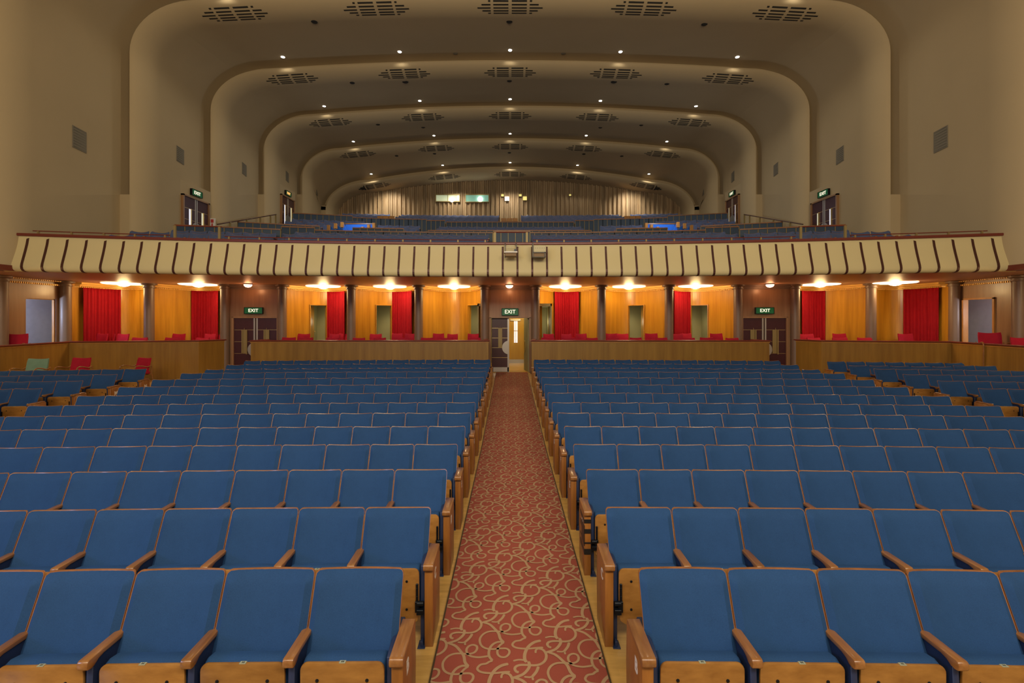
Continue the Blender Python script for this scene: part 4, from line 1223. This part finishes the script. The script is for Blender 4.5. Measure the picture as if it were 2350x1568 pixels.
# parapets of the boxes
def box_parapet(pts, lab, zt=1.63):
    e = empty('box_parapet', (pts[0][0], pts[0][1], 0)); tag(e, lab, 'parapet', 'wooden parapets of the rear boxes')
    T = Matrix.Translation((-pts[0][0], -pts[0][1], 0))
    def offs(d):
        out = []
        for k, (x, y) in enumerate(pts):
            ns = []
            for a, b in ((k-1, k), (k, k+1)):
                if a >= 0 and b < len(pts):
                    dx, dy = pts[b][0]-pts[a][0], pts[b][1]-pts[a][1]; l = math.hypot(dx, dy); ns.append(Vector((-dy/l, dx/l)))
            m_ = sum(ns, Vector((0, 0))); m_.normalize(); c = m_.dot(ns[0]); out.append((x+m_.x*d/c, y+m_.y*d/c))
        return out
    a, b = offs(0), offs(.08)
    z0 = .0
    A = [[(x, y, z0) for x, y in a], [(x, y, zt) for x, y in a]]; B = [[(x, y, z0) for x, y in b], [(x, y, zt) for x, y in b]]
    MB().ext(MB().shell(A, B), T).build('panelling', 'parveneer', e)
    a, b = offs(-.035), offs(.115)
    A = [[(x, y, zt) for x, y in a], [(x, y, zt+.045) for x, y in a]]; B = [[(x, y, zt) for x, y in b], [(x, y, zt+.045) for x, y in b]]
    MB().ext(MB().shell(A, B), T).build('cap', 'maroonwood', e, bevel=.012)
    a, b = offs(-.012), offs(0)
    A = [[(x, y, zt-.045) for x, y in a], [(x, y, zt-.02) for x, y in a]]; B = [[(x, y, zt-.045) for x, y in b], [(x, y, zt-.02) for x, y in b]]
    MB().ext(MB().shell(A, B), T).build('bead', 'orangewood', e)
box_parapet([(-8.80, 16.5), (-8.92, 15.65), (-.74, 15.65), (-.86, 16.95)], 'long wooden parapet with maroon cap, left of the centre aisle')
box_parapet([(.86, 16.95), (.74, 15.65), (8.92, 15.65), (8.80, 16.5)], 'long wooden parapet with maroon cap, right of the centre aisle')
box_parapet([(-14.0, 11.3), (-14.06, 12.5), (-14.42, 14.88), (-10.72, 15.66), (-10.27, 16.6)], 'angled wooden parapet of the far left boxes')
box_parapet([(10.27, 16.6), (10.72, 15.66), (14.42, 14.88), (14.06, 12.5), (14.0, 11.3)], 'angled wooden parapet of the far right boxes')

# ------------------------------------------------------------------ armchairs
def make_armchair(m_='red'):
    e = empty('armchair')
    # curved padded back
    A, B = [], []
    for j in range(7):
        v = j/6; z = .42+.44*v
        ra, rb = [], []
        for i in range(9):
            u = -1+i/4; x = u*.235*(1 if 0 < j < 6 else .96)
            y = .16+v*.10-.05*u*u
            th = .035*math.sin(min(1, (1-abs(u))*5+.15, )*PI/2)*math.sin(min(1, v*6+.2, (1-v)*6+.2)*PI/2)
            zz2 = z+.02*u*u*v
            ra.append((x, y-th, zz2)); rb.append((x, y+.03+th*.3, zz2))
        A.append(ra); B.append(rb)
    MB().shell(A, B).build('backrest', m_, e, smooth=True)
    MB().box((-.24, -.26, .36), (.24, .20, .45)).build('seat', m_, e, smooth=True, bevel=.03, seg=3)
    for sd in (-1, 1):
        x = sd*.275
        P = smooth_path([(x, .20, .64), (x, .08, .60), (x, -.06, .635), (x, -.20, .65), (x, -.27, .60), (x, -.27, .45), (x, -.25, .0)], 5)
        MB().tube(P, .016, 8).build('arm_frame', 'bentwood', e, smooth=True)
        MB().tube([(x, .27, .0), (x, .20, .38), (x, .20, .64)], .016, 8).build('rear_leg', 'bentwood', e, smooth=True)
    MB().box((-.27, -.24, .32), (.27, -.21, .36)).box((-.27, .18, .32), (.27, .21, .36)).build('seat_rail', 'bentwood', e)
    return e
CHP = None
def chair(px0, px1, ytop, Y, zfl, lab, rz=0, mat_=None, group='red armchairs in the rear boxes'):
    global CHP
    xc = (px0+px1)/2; Yb = Y+.2; X = (xc-VX)*Yb/F
    wd = (px1-px0)*Yb/F
    if CHP is None: CHP = make_armchair(); o = CHP
    else: o = dup(CHP)
    s_ = max(.85, min(1.15, wd/.475))
    zt = CAMZ+(VY-ytop)*Yb/F
    o.location = (X, Y, zfl); o.rotation_euler = (0, 0, rz); o.scale = (s_, 1, (zt-zfl)/.868)
    tag(o, lab, 'armchair', group)
    return o
FR = [(303,338),(378,415),(448,480),(648,679),(687,718),(748,777),(809,838),(856,885),(912,941),(966,995),(1013,1041),(1073,1103),
      (1241,1272),(1290,1321),(1345,1373),(1393,1422),(1446,1474),(1504,1533),(1564,1594),(1606,1637),(1665,1695),(1852,1882),(1910,1945),(1968,2002)]
RE = [(215,248),(240,262),(261,298),(394,425),(472,496),(487,509),(682,711),(756,780),(776,800),(850,877),(900,925),(928,953),(994,1020),(1025,1050),(1072,1098),
      (1246,1271),(1289,1313),(1322,1348),(1388,1415),(1415,1441),(1480,1509),(1541,1566),(1566,1586),(1630,1660),(1835,1867),(1911,1942),(2060,2097)]
rnd = random.Random(3); shifted = False
def chairY(c, d):
    Y = 15.6
    for _ in range(8): X = c*Y/F; Y = 15.66-(X-10.72)*.78/3.70+d
    return Y
for k, (a, b) in enumerate(FR):
    c = abs((a+b)/2-VX); Y = 16.15 if c < 640 else chairY(c, .46 if c > 720 else .80)
    chair(a, b, 775.5+rnd.uniform(-.5, .8), Y, BF, 'red armchair close behind the box parapets, %s from left of that front line' % ORD[k+1], rnd.uniform(-.08, .08))
for k, (a, b) in enumerate(RE):
    c = abs((a+b)/2-VX); Y = 17.0 if c < 640 else chairY(c, 1.15)
    if k and a < RE[k-1][1]+3 and not shifted: Y += .55; shifted = True
    else: shifted = False
    chair(a, b, 766.5+rnd.uniform(-1, .8), Y, BF, 'red armchair at the rear of the boxes, %s from left in that back line' % ORD[k+1], rnd.uniform(-.1, .1)+(-.35 if (a+b)/2 < 300 else 0))
chair(26, 66, 767, 13.45, BF, 'red armchair in the far left corner box before the whitish doorway', .45)
chair(2243, 2283, 764, 13.75, BF, 'red armchair in the far right corner box before the whitish doorway', -.45)
chair(2320, 2362, 775.5, 12.85, BF, 'red armchair cut by the right edge of the picture', -.2)
o = chair(163, 211, 822, 13.3, zf(13.3)+.15, 'red armchair on the stalls floor, middle of three before the left parapet', 0, group=None)
o = chair(305, 349, 822, 13.9, zf(13.9)+.15, 'red armchair on the stalls floor, rightmost of three before the left parapet', -.3)
for k_ in (o,): 
    if 'group' in k_: k_['group'] = 'armchairs on the stalls floor at the left'
g1 = chair(61, 117, 824, 12.75, zf(12.75)+.15, 'sage green armchair on the stalls floor, before the left parapet', 0.1, group=None)
for c in g1.children:
    if c.name.startswith(('backrest', 'seat')) and not c.name.startswith('seat_rail'):
        c.data = c.data.copy(); c.data.materials.clear(); c.data.materials.append(M['green'])
# low platform the loose armchairs stand on
struct(MB().prism([(-16, 12.35), (-10.95, 13.25), (-10.8, 15.6), (-14.4, 14.85), (-16, 14.6)][::-1], 0, zf(13.3)+.15, 'XY').build('floor_platform', 'floor'), 'low platform behind the left side block')

# ------------------------------------------------------------------ lamps under the balcony
def bowl_lamp(px, py, wpx, Y, lab, D=1.25):
    X = (px-VX)*Y/F
    z = min(3.625, CAMZ+(VY-py)*Y/F)
    e = empty('saucer_lamp', (X, Y, z)); tag(e, lab, 'ceiling lamp', 'saucer lamps in the boxes')
    MB().lathe([(.10, -.012), (D/2-.04, .008), (D/2, .03), (D/2-.02, .036), (.10, .004)], n=40).build('saucer', 'lampdisc', e, smooth=True)
    MB().lathe([(.02, -.075), (.10, -.06), (.165, -.03), (.19, -.006), (.17, .0)], n=28).build('glass_bowl', 'lampbowl', e, smooth=True)
    MB().lathe([(.15, .012), (.17, .03), (.15, .06), (.05, 3.69-z-.02 if 3.69-z > .08 else .065)], n=24).build('glowing_rose', 'lampbowl', e, smooth=True)  # rose emits like the bowl, standing in for lamp glow on the soffit
    light('saucer_lamp_light', 'POINT', (X, Y, z-.22), 36, (1, .67, .28), .16)
    return e
LM = [(284,653,16.05,'outermost left box'),(456,655,16.45,'first box left beyond the left exit'),(742,659,17.25,'third box left of the centre exit'),(895,660,17.35,'second box left of the centre exit'),(1042,660,17.35,'first box left of the centre exit'),
      (1297,660,17.35,'first box right of the centre exit'),(1443,660,17.35,'second box right of the centre exit'),(1596,658,17.25,'third box right of the centre exit'),(1882,654,16.45,'first box beyond the right exit'),(2054,651,15.6,'outermost right box')]
for px, py, Y, lb in LM: bowl_lamp(px, py, 0, Y, 'glowing white saucer lamp under ceiling of the %s' % lb)
for sd in (-1, 1):
    bowl_lamp(VX+sd*14.25*F/10.9, VY-1.24*F/10.9, 0, 10.9, 'glowing saucer lamp of the corner box, just outside the picture on the %s' % ('left' if sd < 0 else 'right'))
for px, py, Y, lb in ((569,653,16.2,'left'),(1169,658,16.6,'centre'),(1767,653,16.2,'right')):
    X = (px-VX)*Y/F
    e = empty('ceiling_light', (X, Y, 3.66)); tag(e, 'small orange glowing bowl light before the %s exit' % lb, 'ceiling lamp', 'small bowl lights before the exits')
    MB().lathe([(.15, 0), (.155, -.025), (.14, -.03)], n=24).build('mount', 'bronzecol', e, smooth=True)
    MB().lathe([(.02, -.13), (.08, -.115), (.12, -.08), (.137, -.03)], n=24).build('glass_bowl', 'lamporange', e, smooth=True)
    light('bowl_light', 'POINT', (X, Y, 3.46), 7, (1, .42, .16), .08)
